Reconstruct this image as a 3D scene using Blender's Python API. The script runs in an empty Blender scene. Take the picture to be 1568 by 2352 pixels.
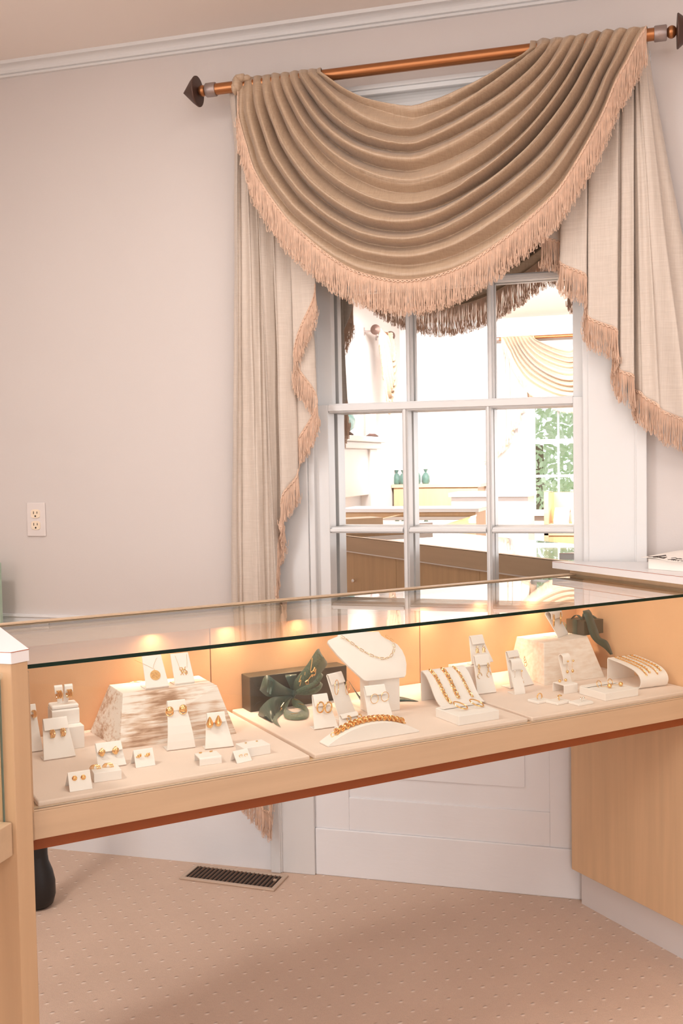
import bpy, math, random
import numpy as np
from mathutils import Matrix, Vector, noise
random.seed(7)
SC = bpy.context.scene
COL = SC.collection
PI = math.pi

# ------------------------------------------------------------------ camera
FPX, CX, CY = 2327.1, 784.0, 1176.0
YAW, PITCH, ROLL = -0.27391, -0.04929, -0.01800
CAM = np.array([0.0, -3.0, 1.2961])
_fw = np.array([math.sin(YAW)*math.cos(PITCH), math.cos(YAW)*math.cos(PITCH), math.sin(PITCH)])
_r0 = np.array([math.cos(YAW), -math.sin(YAW), 0.0]); _u0 = np.cross(_r0, _fw)
_r = _r0*math.cos(ROLL)+_u0*math.sin(ROLL); _u = -_r0*math.sin(ROLL)+_u0*math.cos(ROLL)
cd = bpy.data.cameras.new('camera'); cam = bpy.data.objects.new('camera', cd); COL.objects.link(cam)
cd.sensor_fit = 'VERTICAL'; cd.sensor_height = 36.0; cd.lens = FPX/2352.0*36.0
cd.clip_start = 0.05; cd.clip_end = 100
cam.matrix_world = Matrix(((_r[0], _u[0], -_fw[0], CAM[0]), (_r[1], _u[1], -_fw[1], CAM[1]), (_r[2], _u[2], -_fw[2], CAM[2]), (0, 0, 0, 1)))
SC.camera = cam

# ------------------------------------------------------------------ world, lights, exposure
SC.view_settings.view_transform = 'Standard'
SC.view_settings.look = 'None'
SC.view_settings.gamma = 1.0
SC.view_settings.use_curve_mapping = False
SC.view_settings.exposure = -0.50
W = bpy.data.worlds.new('sky'); SC.world = W; W.use_nodes = True
W.node_tree.nodes['Background'].inputs[0].default_value = (0.93, 0.97, 1.0, 1)
W.node_tree.nodes['Background'].inputs[1].default_value = 2.2
SC.cycles.max_bounces = 10
SC.cycles.diffuse_bounces = 5
SC.cycles.glossy_bounces = 6
SC.cycles.transparent_max_bounces = 24
SC.cycles.sample_clamp_indirect = 6.0

def area(name, loc, rot, sx, sy, power, color, spread=PI):
    l = bpy.data.lights.new(name, 'AREA'); l.shape = 'RECTANGLE'; l.size = sx; l.size_y = sy
    l.energy = power; l.color = color; l.spread = spread
    o = bpy.data.objects.new(name, l); o.location = loc; o.rotation_euler = rot; COL.objects.link(o)
    return o
# ceiling lamp over the left end of the case (throws the case's shadow on the carpet)
area('ceiling_lamp', (-1.75, -2.05, 2.56), (0, 0, 0), 0.28, 0.28, 30, (1.0, 0.93, 0.87))
# added ambient fill at ceiling height, standing in for unseen fixtures
area('ceiling_fill_row', (-0.6, -1.05, 2.58), (0, 0, 0), 1.4, 0.25, 14, (1.0, 0.94, 0.89))
area('ceiling_fill_middle', (0.5, -2.5, 2.58), (0, 0, 0), 1.0, 1.0, 34, (1.0, 0.96, 0.93))
# added light on the opposite wall, to brighten its reflection in the mirror
area('back_wall_fill', (-0.9, -4.5, 2.56), (math.radians(-52), 0, 0), 2.4, 0.3, 240, (1.0, 0.99, 0.98), math.radians(110))
# added soft daylight fill before the solid right, left and opposite walls
area('fill_right', (2.7, -3.0, 1.3), (0, PI/2, 0), 1.6, 1.6, 18, (0.94, 0.97, 1.0))
area('fill_left', (-2.28, -3.3, 1.5), (0, -PI/2, 0), 1.5, 1.4, 52, (0.87, 0.94, 1.0))
area('fill_back', (1.5, -6.4, 1.2), (PI/2, 0, math.radians(14)), 1.5, 1.3, 64, (0.87, 0.94, 1.0))

# ------------------------------------------------------------------ geometry of the place
def ray(px, py):
    return _fw+(px-CX)/FPX*_r-(py-CY)/FPX*_u
def on_y(px, py, y=0.0):
    d = ray(px, py); return CAM+d*((y-CAM[1])/d[1])
def on_z(px, py, z):
    d = ray(px, py); return CAM+d*((z-CAM[2])/d[2])
# counter frame: s along the display case, t from its front glass to its back
CA = math.radians(44.0)
EV = np.array([math.cos(CA), math.sin(CA), 0.0]); NV = np.array([-math.sin(CA), math.cos(CA), 0.0])
OV = np.array([-0.9666, -1.5174, 0.0])
def CP(s, t, z): return OV+s*EV+t*NV+np.array([0, 0, z])
def to_c(P):
    d = np.asarray(P)-OV; return np.array([d@EV, d@NV, P[2]])
def cz(px, py, z): return to_c(on_z(px, py, z))
def ct(px, py, t):
    d = ray(px, py); k = (t-to_c(CAM)[1])/(d@NV); return to_c(CAM+k*d)
MC = Matrix.Translation(Vector(OV)) @ Matrix.Rotation(CA, 4, 'Z')
ZD = 0.722      # top of the display pads

# ------------------------------------------------------------------ mesh helpers
class MB:
    def __init__(self): self.v = []; self.f = []; self.m = []; self.mi = 0; self.M = Matrix()
    def add(self, vs, fs):
        b = len(self.v); M = self.M
        self.v += [tuple(M @ Vector([float(c) for c in p])) for p in vs]
        self.f += [tuple(i+b for i in f) for f in fs]; self.m += [self.mi]*len(fs); return self
    def box(self, x0, x1, y0, y1, z0, z1):
        return self.add([(x0, y0, z0), (x1, y0, z0), (x1, y1, z0), (x0, y1, z0), (x0, y0, z1), (x1, y0, z1), (x1, y1, z1), (x0, y1, z1)],
                        [(3, 2, 1, 0), (4, 5, 6, 7), (0, 1, 5, 4), (1, 2, 6, 5), (2, 3, 7, 6), (3, 0, 4, 7)])
    def poly(self, pts, z0, z1):           # vertical prism over a 2D polygon (counter-clockwise)
        n = len(pts); a = [(p[0], p[1], z0) for p in pts]; b = [(p[0], p[1], z1) for p in pts]
        return self.add(a+b, [tuple(range(n-1, -1, -1)), tuple(range(n, 2*n))]+[(i, (i+1) % n, n+(i+1) % n, n+i) for i in range(n)])
    def frustum(self, base, top, z0, z1):
        n = len(base); a = [(p[0], p[1], z0) for p in base]; b = [(p[0], p[1], z1) for p in top]
        return self.add(a+b, [tuple(range(n-1, -1, -1)), tuple(range(n, 2*n))]+[(i, (i+1) % n, n+(i+1) % n, n+i) for i in range(n)])
    def extrude(self, pts, vec):           # planar 3D outline extruded by a vector
        n = len(pts); a = [tuple(p) for p in pts]; b = [tuple(np.asarray(p)+np.asarray(vec)) for p in pts]
        return self.add(a+b, [tuple(range(n)), tuple(range(2*n-1, n-1, -1))]+[(i, n+i, n+(i+1) % n, (i+1) % n) for i in range(n)])
    def profile_x(self, prof, x0, x1):     # (y,z) outline swept along x
        return self.extrude([(x0, p[0], p[1]) for p in prof], (x1-x0, 0, 0))
    def tube(self, path, r, k=6, closed=False, caps=True):
        P = [Vector([float(c) for c in p]) for p in path]; n = len(P); rs = r if hasattr(r, '__len__') else [r]*n
        vs = []; up = None
        for i in range(n):
            a = P[(i-1) % n] if (closed or i > 0) else P[i]; b = P[(i+1) % n] if (closed or i < n-1) else P[i]
            t = (b-a); t = t.normalized() if t.length > 1e-9 else Vector((0, 0, 1))
            if up is None:
                up = Vector((0, 0, 1)) if abs(t.z) < .9 else Vector((1, 0, 0))
            x = up-t*up.dot(t)
            if x.length < 1e-6: x = t.orthogonal()
            x.normalize(); up = x; y = t.cross(x)
            for j in range(k):
                an = 2*PI*j/k; vs.append(P[i]+(x*math.cos(an)+y*math.sin(an))*rs[i])
        fs = []
        for i in range(n if closed else n-1):
            a = i*k; b = ((i+1) % n)*k
            for j in range(k): fs.append((a+j, a+(j+1) % k, b+(j+1) % k, b+j))
        if caps and not closed:
            fs.append(tuple(range(k-1, -1, -1))); fs.append(tuple((n-1)*k+j for j in range(k)))
        return self.add(vs, fs)
    def lathe(self, prof, k=24, axis='Z', loc=(0, 0, 0)):   # prof: (radius, height)
        vs = []; L = Vector(loc)
        for (r, h) in prof:
            for j in range(k):
                an = 2*PI*j/k; c, s = r*math.cos(an), r*math.sin(an)
                p = (c, s, h) if axis == 'Z' else ((h, c, s) if axis == 'X' else (s, h, c))
                vs.append(L+Vector(p))
        fs = []
        for i in range(len(prof)-1):
            for j in range(k): fs.append((i*k+j, i*k+(j+1) % k, (i+1)*k+(j+1) % k, (i+1)*k+j))
        fs.append(tuple(range(k-1, -1, -1))); fs.append(tuple((len(prof)-1)*k+j for j in range(k)))
        return self.add(vs, fs)
    def ball(self, c, r, k=14, sx=1, sy=1, sz=1):
        m = k//2; pr = []; vs = []
        for i in range(m+1):
            th = PI*i/m
            for j in range(k):
                ph = 2*PI*j/k
                vs.append((c[0]+sx*r*math.sin(th)*math.cos(ph), c[1]+sy*r*math.sin(th)*math.sin(ph), c[2]-sz*r*math.cos(th)))
        fs = [(i*k+j, i*k+(j+1) % k, (i+1)*k+(j+1) % k, (i+1)*k+j) for i in range(m) for j in range(k)]
        return self.add(vs, fs)
    def ring(self, c, R, r, nrm=(0, 1, 0), n=28, k=8, sx=1.0, a0=0.0, a1=2*PI, xdir=None):
        N = Vector(nrm).normalized(); X = Vector(xdir) if xdir is not None else (Vector((0, 0, 1)) if abs(N.z) < .9 else Vector((1, 0, 0)))
        X = (X-N*X.dot(N)).normalized(); Y = N.cross(X); cl = a1-a0 > 6.28
        m = n if cl else n+1
        pts = [Vector(c)+(X*math.cos(a0+(a1-a0)*i/n)+Y*math.sin(a0+(a1-a0)*i/n)*sx)*R for i in range(m)]
        return self.tube(pts, r, k, closed=cl)
    def sheet(self, path, th):             # path: (y,z,width[,xoff]) -> solid bent sheet, width along x
        n = len(path); P = [np.array(p[:2], float) for p in path]; vs = []
        for i in range(n):
            a = P[max(0, i-1)]; b = P[min(n-1, i+1)]; t = b-a; t = t/max(1e-9, np.hypot(*t)); nn = np.array([-t[1], t[0]])
            w = path[i][2]/2; xo = path[i][3] if len(path[i]) > 3 else 0.0
            for q in (P[i]+nn*th/2, P[i]-nn*th/2):
                vs += [(xo-w, q[0], q[1]), (xo+w, q[0], q[1])]
        fs = []
        for i in range(n-1):
            a = 4*i; b = a+4
            fs += [(a, a+1, b+1, b), (a+3, a+2, b+2, b+3), (a+1, a+3, b+3, b+1), (a+2, a, b, b+2)]
        fs += [(1, 0, 2, 3), (4*n-4, 4*n-3, 4*n-1, 4*n-2)]
        return self.add(vs, fs)
    def strip(self, A, B, th=0.0006):      # ribbon between two edge polylines
        n = len(A); A = [Vector([float(c) for c in p]) for p in A]; B = [Vector([float(c) for c in p]) for p in B]; vs = []
        for i in range(n):
            t = (A[min(n-1, i+1)]+B[min(n-1, i+1)]-A[max(0, i-1)]-B[max(0, i-1)]); w = B[i]-A[i]
            nn = t.cross(w); nn = nn.normalized()*th/2 if nn.length > 1e-12 else Vector((0, 0, 0))
            vs += [A[i]+nn, B[i]+nn, A[i]-nn, B[i]-nn]
        fs = []
        for i in range(n-1):
            a = 4*i; b = a+4
            fs += [(a, a+1, b+1, b), (a+3, a+2, b+2, b+3), (a+1, a+3, b+3, b+1), (a+2, a, b, b+2)]
        fs += [(1, 0, 2, 3), (4*n-4, 4*n-3, 4*n-1, 4*n-2)]
        return self.add(vs, fs)
    def grid(self, G, closed=False):
        n = len(G); m = len(G[0]); vs = [p for row in G for p in row]
        return self.add(vs, [(i*m+j, i*m+j+1, (i+1)*m+j+1, (i+1)*m+j) for i in range(n-1) for j in range(m-1)])
    def build(self, name, mat, parent=None, smooth=False, bevel=0.0, seg=2, M=None, angle=40):
        me = bpy.data.meshes.new(name); me.from_pydata(self.v, [], self.f); me.validate()
        mats = mat if isinstance(mat, (list, tuple)) else [mat]
        for q in mats: me.materials.append(q)
        if len(mats) > 1 and len(me.polygons) == len(self.m): me.polygons.foreach_set('material_index', self.m)
        if smooth:
            me.polygons.foreach_set('use_smooth', [True]*len(me.polygons))
            try: me.set_sharp_from_angle(angle=math.radians(angle))
            except Exception: pass
        o = bpy.data.objects.new(name, me); COL.objects.link(o)
        if M is not None: o.matrix_world = M
        if parent is not None: o.parent = parent
        if bevel > 0:
            b = o.modifiers.new('bevel', 'BEVEL'); b.width = bevel; b.segments = seg; b.limit_method = 'ANGLE'; b.angle_limit = math.radians(35)
        return o

def tag(o, label, cat, group=None, kind=None):
    o['label'] = label; o['category'] = cat
    if group: o['group'] = group
    if kind: o['kind'] = kind
    return o
def thing(name, M, label, cat, group=None):
    o = bpy.data.objects.new(name, None); o.empty_display_size = 0.02; COL.objects.link(o); o.matrix_world = M
    return tag(o, label, cat, group)
def struct(o): o['kind'] = 'structure'; return o
def T(x, y, z): return Matrix.Translation(Vector((float(x), float(y), float(z))))
def dup(o, M, label=None, group=None):
    c = o.copy(); COL.objects.link(c); c.matrix_world = M
    if label: c['label'] = label
    if group: c['group'] = group
    for ch in o.children:
        d = ch.copy(); COL.objects.link(d); d.parent = c
        for g in ch.children:
            h = g.copy(); COL.objects.link(h); h.parent = d
    return c

# ------------------------------------------------------------------ materials
def mat(name, color, rough=0.6, metal=0.0, spec=0.5, var=0.0, vscale=8.0, stretch=(1, 1, 1), bump=0.0, bscale=60.0, color2=None, emit=None, sheen=0.0, bstretch=None, coat=0.0):
    m = bpy.data.materials.new(name); m.use_nodes = True; nt = m.node_tree; b = nt.nodes['Principled BSDF']
    b.inputs['Roughness'].default_value = rough; b.inputs['Metallic'].default_value = metal
    b.inputs['Specular IOR Level'].default_value = spec
    if sheen: b.inputs['Sheen Weight'].default_value = sheen
    if coat: b.inputs['Coat Weight'].default_value = coat; b.inputs['Coat Roughness'].default_value = 0.15
    c = (*color, 1)
    tc = nt.nodes.new('ShaderNodeTexCoord')
    def nz(scale, st, det=4.0):
        mp = nt.nodes.new('ShaderNodeMapping'); mp.inputs['Scale'].default_value = st
        n = nt.nodes.new('ShaderNodeTexNoise'); n.inputs['Scale'].default_value = scale; n.inputs['Detail'].default_value = det
        nt.links.new(tc.outputs['Object'], mp.inputs['Vector']); nt.links.new(mp.outputs['Vector'], n.inputs['Vector']); return n
    if var > 0 or color2 is not None:
        n = nz(vscale, stretch)
        r = nt.nodes.new('ShaderNodeValToRGB'); r.color_ramp.elements[0].position = 0.3; r.color_ramp.elements[1].position = 0.7
        c2 = color2 if color2 is not None else tuple(x*(1-var) for x in color)
        r.color_ramp.elements[0].color = (*c2, 1); r.color_ramp.elements[1].color = c
        nt.links.new(n.outputs['Fac'], r.inputs['Fac']); nt.links.new(r.outputs['Color'], b.inputs['Base Color'])
    else:
        rgb = nt.nodes.new('ShaderNodeRGB'); rgb.outputs[0].default_value = c; nt.links.new(rgb.outputs[0], b.inputs['Base Color'])
    if bump > 0:
        n2 = nz(bscale, bstretch or (1, 1, 1), 3.0); bp = nt.nodes.new('ShaderNodeBump'); bp.inputs['Strength'].default_value = bump; bp.inputs['Distance'].default_value = 0.002
        nt.links.new(n2.outputs['Fac'], bp.inputs['Height']); nt.links.new(bp.outputs['Normal'], b.inputs['Normal'])
    if emit:
        b.inputs['Emission Color'].default_value = (*emit[:3], 1); b.inputs['Emission Strength'].default_value = emit[3]
    return m
M_wall = mat('wall_paint', (0.655, 0.605, 0.582), 0.75, spec=0.2, var=0.03, vscale=1.2, bump=0.08, bscale=220)
M_ceil = mat('ceiling_paint', (0.84, 0.77, 0.72), 0.85, spec=0.1, var=0.03, vscale=1.0, bump=0.06, bscale=220)
M_trim = mat('white_gloss_paint', (0.72, 0.72, 0.72), 0.35, spec=0.5, var=0.03, vscale=3, bump=0.10, bscale=45, bstretch=(1, 1, .35))
M_rough_trim = mat('old_white_paint', (0.82, 0.825, 0.845), 0.45, spec=0.4, var=0.03, vscale=6, bump=0.35, bscale=38, bstretch=(.35, 1, 1.2))
M_wood = mat('maple_veneer', (0.54, 0.355, 0.21), 0.42, spec=0.4, var=0.10, vscale=5, stretch=(9, 9, .5), bump=0.03, bscale=60, bstretch=(8, 8, .6))
M_woodh = mat('maple_rail', (0.56, 0.395, 0.255), 0.38, spec=0.45, var=0.10, vscale=5, stretch=(.6, 9, 9), bump=0.03, bscale=60)
M_woodd = mat('maple_doors', (0.60, 0.385, 0.205), 0.35, spec=0.45, var=0.12, vscale=6, stretch=(9, 9, .5))
M_under = mat('shaded_maple', (0.28, 0.07, 0.018), 0.5, spec=0.3, var=0.1, vscale=5)  # case maple darkened; the shade under the case is put into its colour
M_wood2 = mat('honey_maple_veneer', (0.78, 0.54, 0.325), 0.42, spec=0.4, var=0.10, vscale=5, stretch=(9, 9, .5), bump=0.03, bscale=60, bstretch=(8, 8, .6))
M_lam = mat('white_laminate', (0.75, 0.73, 0.73), 0.28, spec=0.5, var=0.02, vscale=3)
M_lamline = mat('laminate_seam', (0.38, 0.13, 0.07), 0.5)
M_pad = mat('suede_pad', (0.85, 0.67, 0.57), 0.95, spec=0.1, var=0.06, vscale=7, bump=0.25, bscale=900, sheen=0.3)
M_back = mat('suede_back', (0.84, 0.50, 0.28), 0.95, spec=0.1, var=0.08, vscale=6, bump=0.25, bscale=900, sheen=0.2)  # same suede as the pads, warm lamp glow put into its colour
M_linen = mat('ivory_leatherette', (0.88, 0.815, 0.775), 0.7, spec=0.25, var=0.02, vscale=30, bump=0.12, bscale=1400)
M_gold = mat('gold', (0.90, 0.57, 0.25), 0.20, metal=1.0, bump=0.05, bscale=700)
M_gold2 = mat('pale_gold', (0.90, 0.66, 0.36), 0.2, metal=1.0)
M_silver = mat('silver', (0.82, 0.78, 0.74), 0.2, metal=1.0)
M_gwrap = mat('dark_wrapping_paper', (0.058, 0.044, 0.026), 0.42, spec=0.5, var=0.25, vscale=40, bump=0.05, bscale=90)
M_satin = mat('green_satin', (0.018, 0.046, 0.032), 0.40, spec=0.42, sheen=0.15, bump=0.04, bscale=300, bstretch=(1, 1, 6))
M_brass = mat('bronze_rod', (0.40, 0.165, 0.065), 0.30, metal=0.75, spec=0.5)
M_iron = mat('pewter', (0.36, 0.29, 0.27), 0.42, metal=0.7, bump=0.1, bscale=400)
M_finial = mat('dark_iron', (0.10, 0.055, 0.042), 0.5, metal=0.5, bump=0.2, bscale=500)
M_black = mat('black_plastic', (0.012, 0.011, 0.012), 0.45)
M_edge = mat('glass_edge', (0.004, 0.018, 0.010), 0.3, spec=0.2)
M_plate = mat('outlet_plate_plastic', (0.73, 0.67, 0.645), 0.35)
M_recept = mat('almond_plastic', (0.86, 0.72, 0.56), 0.4)
M_vent = mat('beige_metal', (0.56, 0.42, 0.32), 0.4, metal=0.2)
M_louvre = mat('brown_louvre_metal', (0.20, 0.12, 0.08), 0.5)
M_teal = mat('teal_glass_edge', (0.17, 0.25, 0.23), 0.25, spec=0.5)
M_hole = mat('opening_shade', (0.014, 0.009, 0.007), 0.9)  # near-black in place of the shade inside duct and slots
M_greenb = mat('pale_green_board', (0.42, 0.55, 0.44), 0.7)
M_paper = mat('tissue_paper', (0.90, 0.84, 0.78), 0.8, spec=0.2)
M_ink = mat('black_ink', (0.05, 0.035, 0.03), 0.7)
M_led = mat('led_lamp', (1, 0.8, 0.6), 0.5, emit=(1.0, 0.72, 0.42, 14.0))
M_alu = mat('aluminium', (0.75, 0.70, 0.66), 0.3, metal=1.0)
M_leaf = mat('tree_leaves', (0.60, 0.72, 0.48), 0.8, color2=(0.82, 0.86, 0.74), vscale=9)
M_bark = mat('bark', (0.22, 0.15, 0.10), 0.9)
M_pouch = mat('green_organza', (0.075, 0.155, 0.125), 0.55, sheen=0.5, var=0.4, vscale=30)
M_glassy = mat('teal_glass', (0.30, 0.62, 0.60), 0.15, spec=0.6, color2=(0.62, 0.82, 0.80), vscale=20)
M_pink = mat('pink_porcelain', (0.86, 0.50, 0.52), 0.3, color2=(0.90, 0.80, 0.78), vscale=25)
M_shade = mat('marble', (0.86, 0.84, 0.82), 0.35, var=0.05, vscale=3)

def wood_white(name, sx):
    m = bpy.data.materials.new(name); m.use_nodes = True; nt = m.node_tree; b = nt.nodes['Principled BSDF']; b.inputs['Roughness'].default_value = 0.8
    tc = nt.nodes.new('ShaderNodeTexCoord')
    def nz(sc, st, det=6.0):
        mp = nt.nodes.new('ShaderNodeMapping'); mp.inputs['Scale'].default_value = st
        n = nt.nodes.new('ShaderNodeTexNoise'); n.inputs['Scale'].default_value = sc; n.inputs['Detail'].default_value = det; n.inputs['Roughness'].default_value = 0.65
        nt.links.new(tc.outputs['Object'], mp.inputs['Vector']); nt.links.new(mp.outputs['Vector'], n.inputs['Vector']); return n
    n1 = nz(16, sx); n2 = nz(9, (1, 1, 1), 3)
    ad = nt.nodes.new('ShaderNodeMath'); ad.operation = 'ADD'; nt.links.new(n1.outputs['Fac'], ad.inputs[0]); nt.links.new(n2.outputs['Fac'], ad.inputs[1])
    r = nt.nodes.new('ShaderNodeValToRGB'); e = r.color_ramp.elements
    e[0].position = 0.385; e[0].color = (0.36, 0.20, 0.12, 1); e[1].position = 0.54; e[1].color = (0.83, 0.75, 0.69, 1)
    k = e.new(0.455); k.color = (0.62, 0.43, 0.32, 1)
    mu = nt.nodes.new('ShaderNodeMath'); mu.operation = 'MULTIPLY'; mu.inputs[1].default_value = 0.5
    nt.links.new(ad.outputs[0], mu.inputs[0]); nt.links.new(mu.outputs[0], r.inputs['Fac']); nt.links.new(r.outputs['Color'], b.inputs['Base Color'])
    bp = nt.nodes.new('ShaderNodeBump'); bp.inputs['Strength'].default_value = 0.35; bp.inputs['Distance'].default_value = 0.002
    nt.links.new(n1.outputs['Fac'], bp.inputs['Height']); nt.links.new(bp.outputs['Normal'], b.inputs['Normal'])
    return m
M_white1 = wood_white('whitewashed_wood', (.45, 5, 9))
M_white2 = mat('whitewashed_crosscut_wood', (0.84, 0.755, 0.69), 0.85, spec=0.2, color2=(0.74, 0.60, 0.51), vscale=22, stretch=(1.6, 4, 6), bump=0.3, bscale=70)

def drape_material(name, ca, cb, rough):
    m = bpy.data.materials.new(name); m.use_nodes = True; nt = m.node_tree; b = nt.nodes['Principled BSDF']
    b.inputs['Roughness'].default_value = rough; b.inputs['Specular IOR Level'].default_value = 0.5; b.inputs['Sheen Weight'].default_value = 0.25; b.inputs['Sheen Roughness'].default_value = 0.4
    tc = nt.nodes.new('ShaderNodeTexCoord')
    def nz(sc, st, det=4.0):
        mp = nt.nodes.new('ShaderNodeMapping'); mp.inputs['Scale'].default_value = st
        n = nt.nodes.new('ShaderNodeTexNoise'); n.inputs['Scale'].default_value = sc; n.inputs['Detail'].default_value = det
        nt.links.new(tc.outputs['Object'], mp.inputs['Vector']); nt.links.new(mp.outputs['Vector'], n.inputs['Vector']); return n
    n1 = nz(40, (.4, 1, 12)); n2 = nz(40, (12, 1, .4)); n3 = nz(5, (1, 1, 1), 6)
    ad = nt.nodes.new('ShaderNodeMath'); ad.operation = 'ADD'; nt.links.new(n1.outputs['Fac'], ad.inputs[0]); nt.links.new(n2.outputs['Fac'], ad.inputs[1])
    r = nt.nodes.new('ShaderNodeValToRGB'); e = r.color_ramp.elements
    e[0].position = 0.35; e[0].color = (*ca, 1); e[1].position = 0.65; e[1].color = (*cb, 1)
    mu = nt.nodes.new('ShaderNodeMath'); mu.operation = 'MULTIPLY'; mu.inputs[1].default_value = 0.5
    nt.links.new(ad.outputs[0], mu.inputs[0]); nt.links.new(mu.outputs[0], r.inputs['Fac']); nt.links.new(r.outputs['Color'], b.inputs['Base Color'])
    bp = nt.nodes.new('ShaderNodeBump'); bp.inputs['Strength'].default_value = 0.35; bp.inputs['Distance'].default_value = 0.0012
    bp2 = nt.nodes.new('ShaderNodeBump'); bp2.inputs['Strength'].default_value = 0.35; bp2.inputs['Distance'].default_value = 0.02
    nt.links.new(ad.outputs[0], bp.inputs['Height']); nt.links.new(n3.outputs['Fac'], bp2.inputs['Height'])
    nt.links.new(bp.outputs['Normal'], bp2.inputs['Normal']); nt.links.new(bp2.outputs['Normal'], b.inputs['Normal'])
    return m
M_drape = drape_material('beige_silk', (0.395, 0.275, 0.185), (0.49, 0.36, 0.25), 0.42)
M_cascade = drape_material('beige_silk_lit', (0.55, 0.465, 0.395), (0.64, 0.555, 0.48), 0.55)  # lighter copy of the swag silk; brighter light put into its colour
M_fringe = mat('peach_fringe_yarn', (0.77, 0.545, 0.41), 0.8, spec=0.2, var=0.18, vscale=60)

def carpet_material():
    m = bpy.data.materials.new('pin_dot_carpet'); m.use_nodes = True; nt = m.node_tree; b = nt.nodes['Principled BSDF']; L = nt.links
    b.inputs['Roughness'].default_value = 0.98; b.inputs['Specular IOR Level'].default_value = 0.08; b.inputs['Sheen Weight'].default_value = 0.35
    def N(t, **k):
        n = nt.nodes.new(t)
        for a, v in k.items(): setattr(n, a, v)
        return n
    def mth(op, a, bb=None, c=None):
        n = N('ShaderNodeMath', operation=op)
        for i, v in enumerate((a, bb, c)):
            if v is None: continue
            if isinstance(v, (int, float)): n.inputs[i].default_value = v
            else: L.new(v, n.inputs[i])
        return n.outputs[0]
    tc = N('ShaderNodeTexCoord'); mp = N('ShaderNodeMapping'); mp.inputs['Rotation'].default_value = (0, 0, math.radians(44)); L.new(tc.outputs['Object'], mp.inputs['Vector'])
    sp = N('ShaderNodeSeparateXYZ'); L.new(mp.outputs['Vector'], sp.inputs[0])
    P = sp.outputs['X']; Q = sp.outputs['Y']; SP, SQ = 0.0500, 0.0520
    row = mth('FLOOR', mth('DIVIDE', Q, SQ)); odd = mth('MODULO', mth('ABSOLUTE', row), 2.0)
    p2 = mth('ADD', mth('DIVIDE', P, SP), mth('MULTIPLY', odd, 0.5))
    dp = mth('MULTIPLY', mth('SUBTRACT', mth('FRACT', p2), 0.5), SP)
    dq = mth('MULTIPLY', mth('SUBTRACT', mth('FRACT', mth('DIVIDE', Q, SQ)), 0.5), SQ)
    def blob(ox, oy, rx, ry):
        a = mth('DIVIDE', mth('SUBTRACT', dp, ox), rx); c = mth('DIVIDE', mth('SUBTRACT', dq, oy), ry)
        d = mth('SQRT', mth('ADD', mth('MULTIPLY', a, a), mth('MULTIPLY', c, c)))
        return mth('SUBTRACT', 1.0, mth('MINIMUM', d, 1.0))
    light = blob(0.0, 0.0, 0.0055, 0.0075); dark = blob(-0.005, 0.003, 0.0035, 0.007)  # dark: shade at one edge of each recessed tuft, put into colour
    n1 = N('ShaderNodeTexNoise'); n1.inputs['Scale'].default_value = 420; n1.inputs['Detail'].default_value = 3; L.new(tc.outputs['Object'], n1.inputs['Vector'])
    n2 = N('ShaderNodeTexNoise'); n2.inputs['Scale'].default_value = 5; n2.inputs['Detail'].default_value = 4; L.new(tc.outputs['Object'], n2.inputs['Vector'])
    mp3 = N('ShaderNodeMapping'); mp3.inputs['Rotation'].default_value = (0, 0, math.radians(44)); mp3.inputs['Scale'].default_value = (1, 8, 1); L.new(tc.outputs['Object'], mp3.inputs['Vector'])
    n3 = N('ShaderNodeTexNoise'); n3.inputs['Scale'].default_value = 60; L.new(mp3.outputs['Vector'], n3.inputs['Vector'])
    r = N('ShaderNodeValToRGB'); e = r.color_ramp.elements; e[0].position = 0.3; e[0].color = (0.56, 0.39, 0.29, 1); e[1].position = 0.7; e[1].color = (0.76, 0.55, 0.42, 1)
    L.new(mth('ADD', mth('MULTIPLY', n1.outputs['Fac'], 0.5), mth('ADD', mth('MULTIPLY', n2.outputs['Fac'], 0.25), mth('MULTIPLY', n3.outputs['Fac'], 0.25))), r.inputs['Fac'])
    def mix(f, a, col):
        x = N('ShaderNodeMix', data_type='RGBA'); L.new(f, x.inputs[0]); L.new(a, x.inputs[6]); x.inputs[7].default_value = (*col, 1); return x.outputs[2]
    c = mix(mth('MINIMUM', mth('MULTIPLY', dark, 0.9), 1.0), r.outputs['Color'], (0.34, 0.20, 0.13))
    c = mix(mth('MINIMUM', mth('MULTIPLY', light, 1.3), 1.0), c, (0.88, 0.72, 0.61))
    L.new(c, b.inputs['Base Color'])
    h = mth('ADD', mth('MULTIPLY', n1.outputs['Fac'], 0.35), mth('SUBTRACT', mth('MULTIPLY', n3.outputs['Fac'], 0.35), mth('MULTIPLY', dark, 0.8)))
    bp = N('ShaderNodeBump'); bp.inputs['Strength'].default_value = 0.7; bp.inputs['Distance'].default_value = 0.006; L.new(h, bp.inputs['Height']); L.new(bp.outputs['Normal'], b.inputs['Normal'])
    return m
M_carpet = carpet_material()

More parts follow.
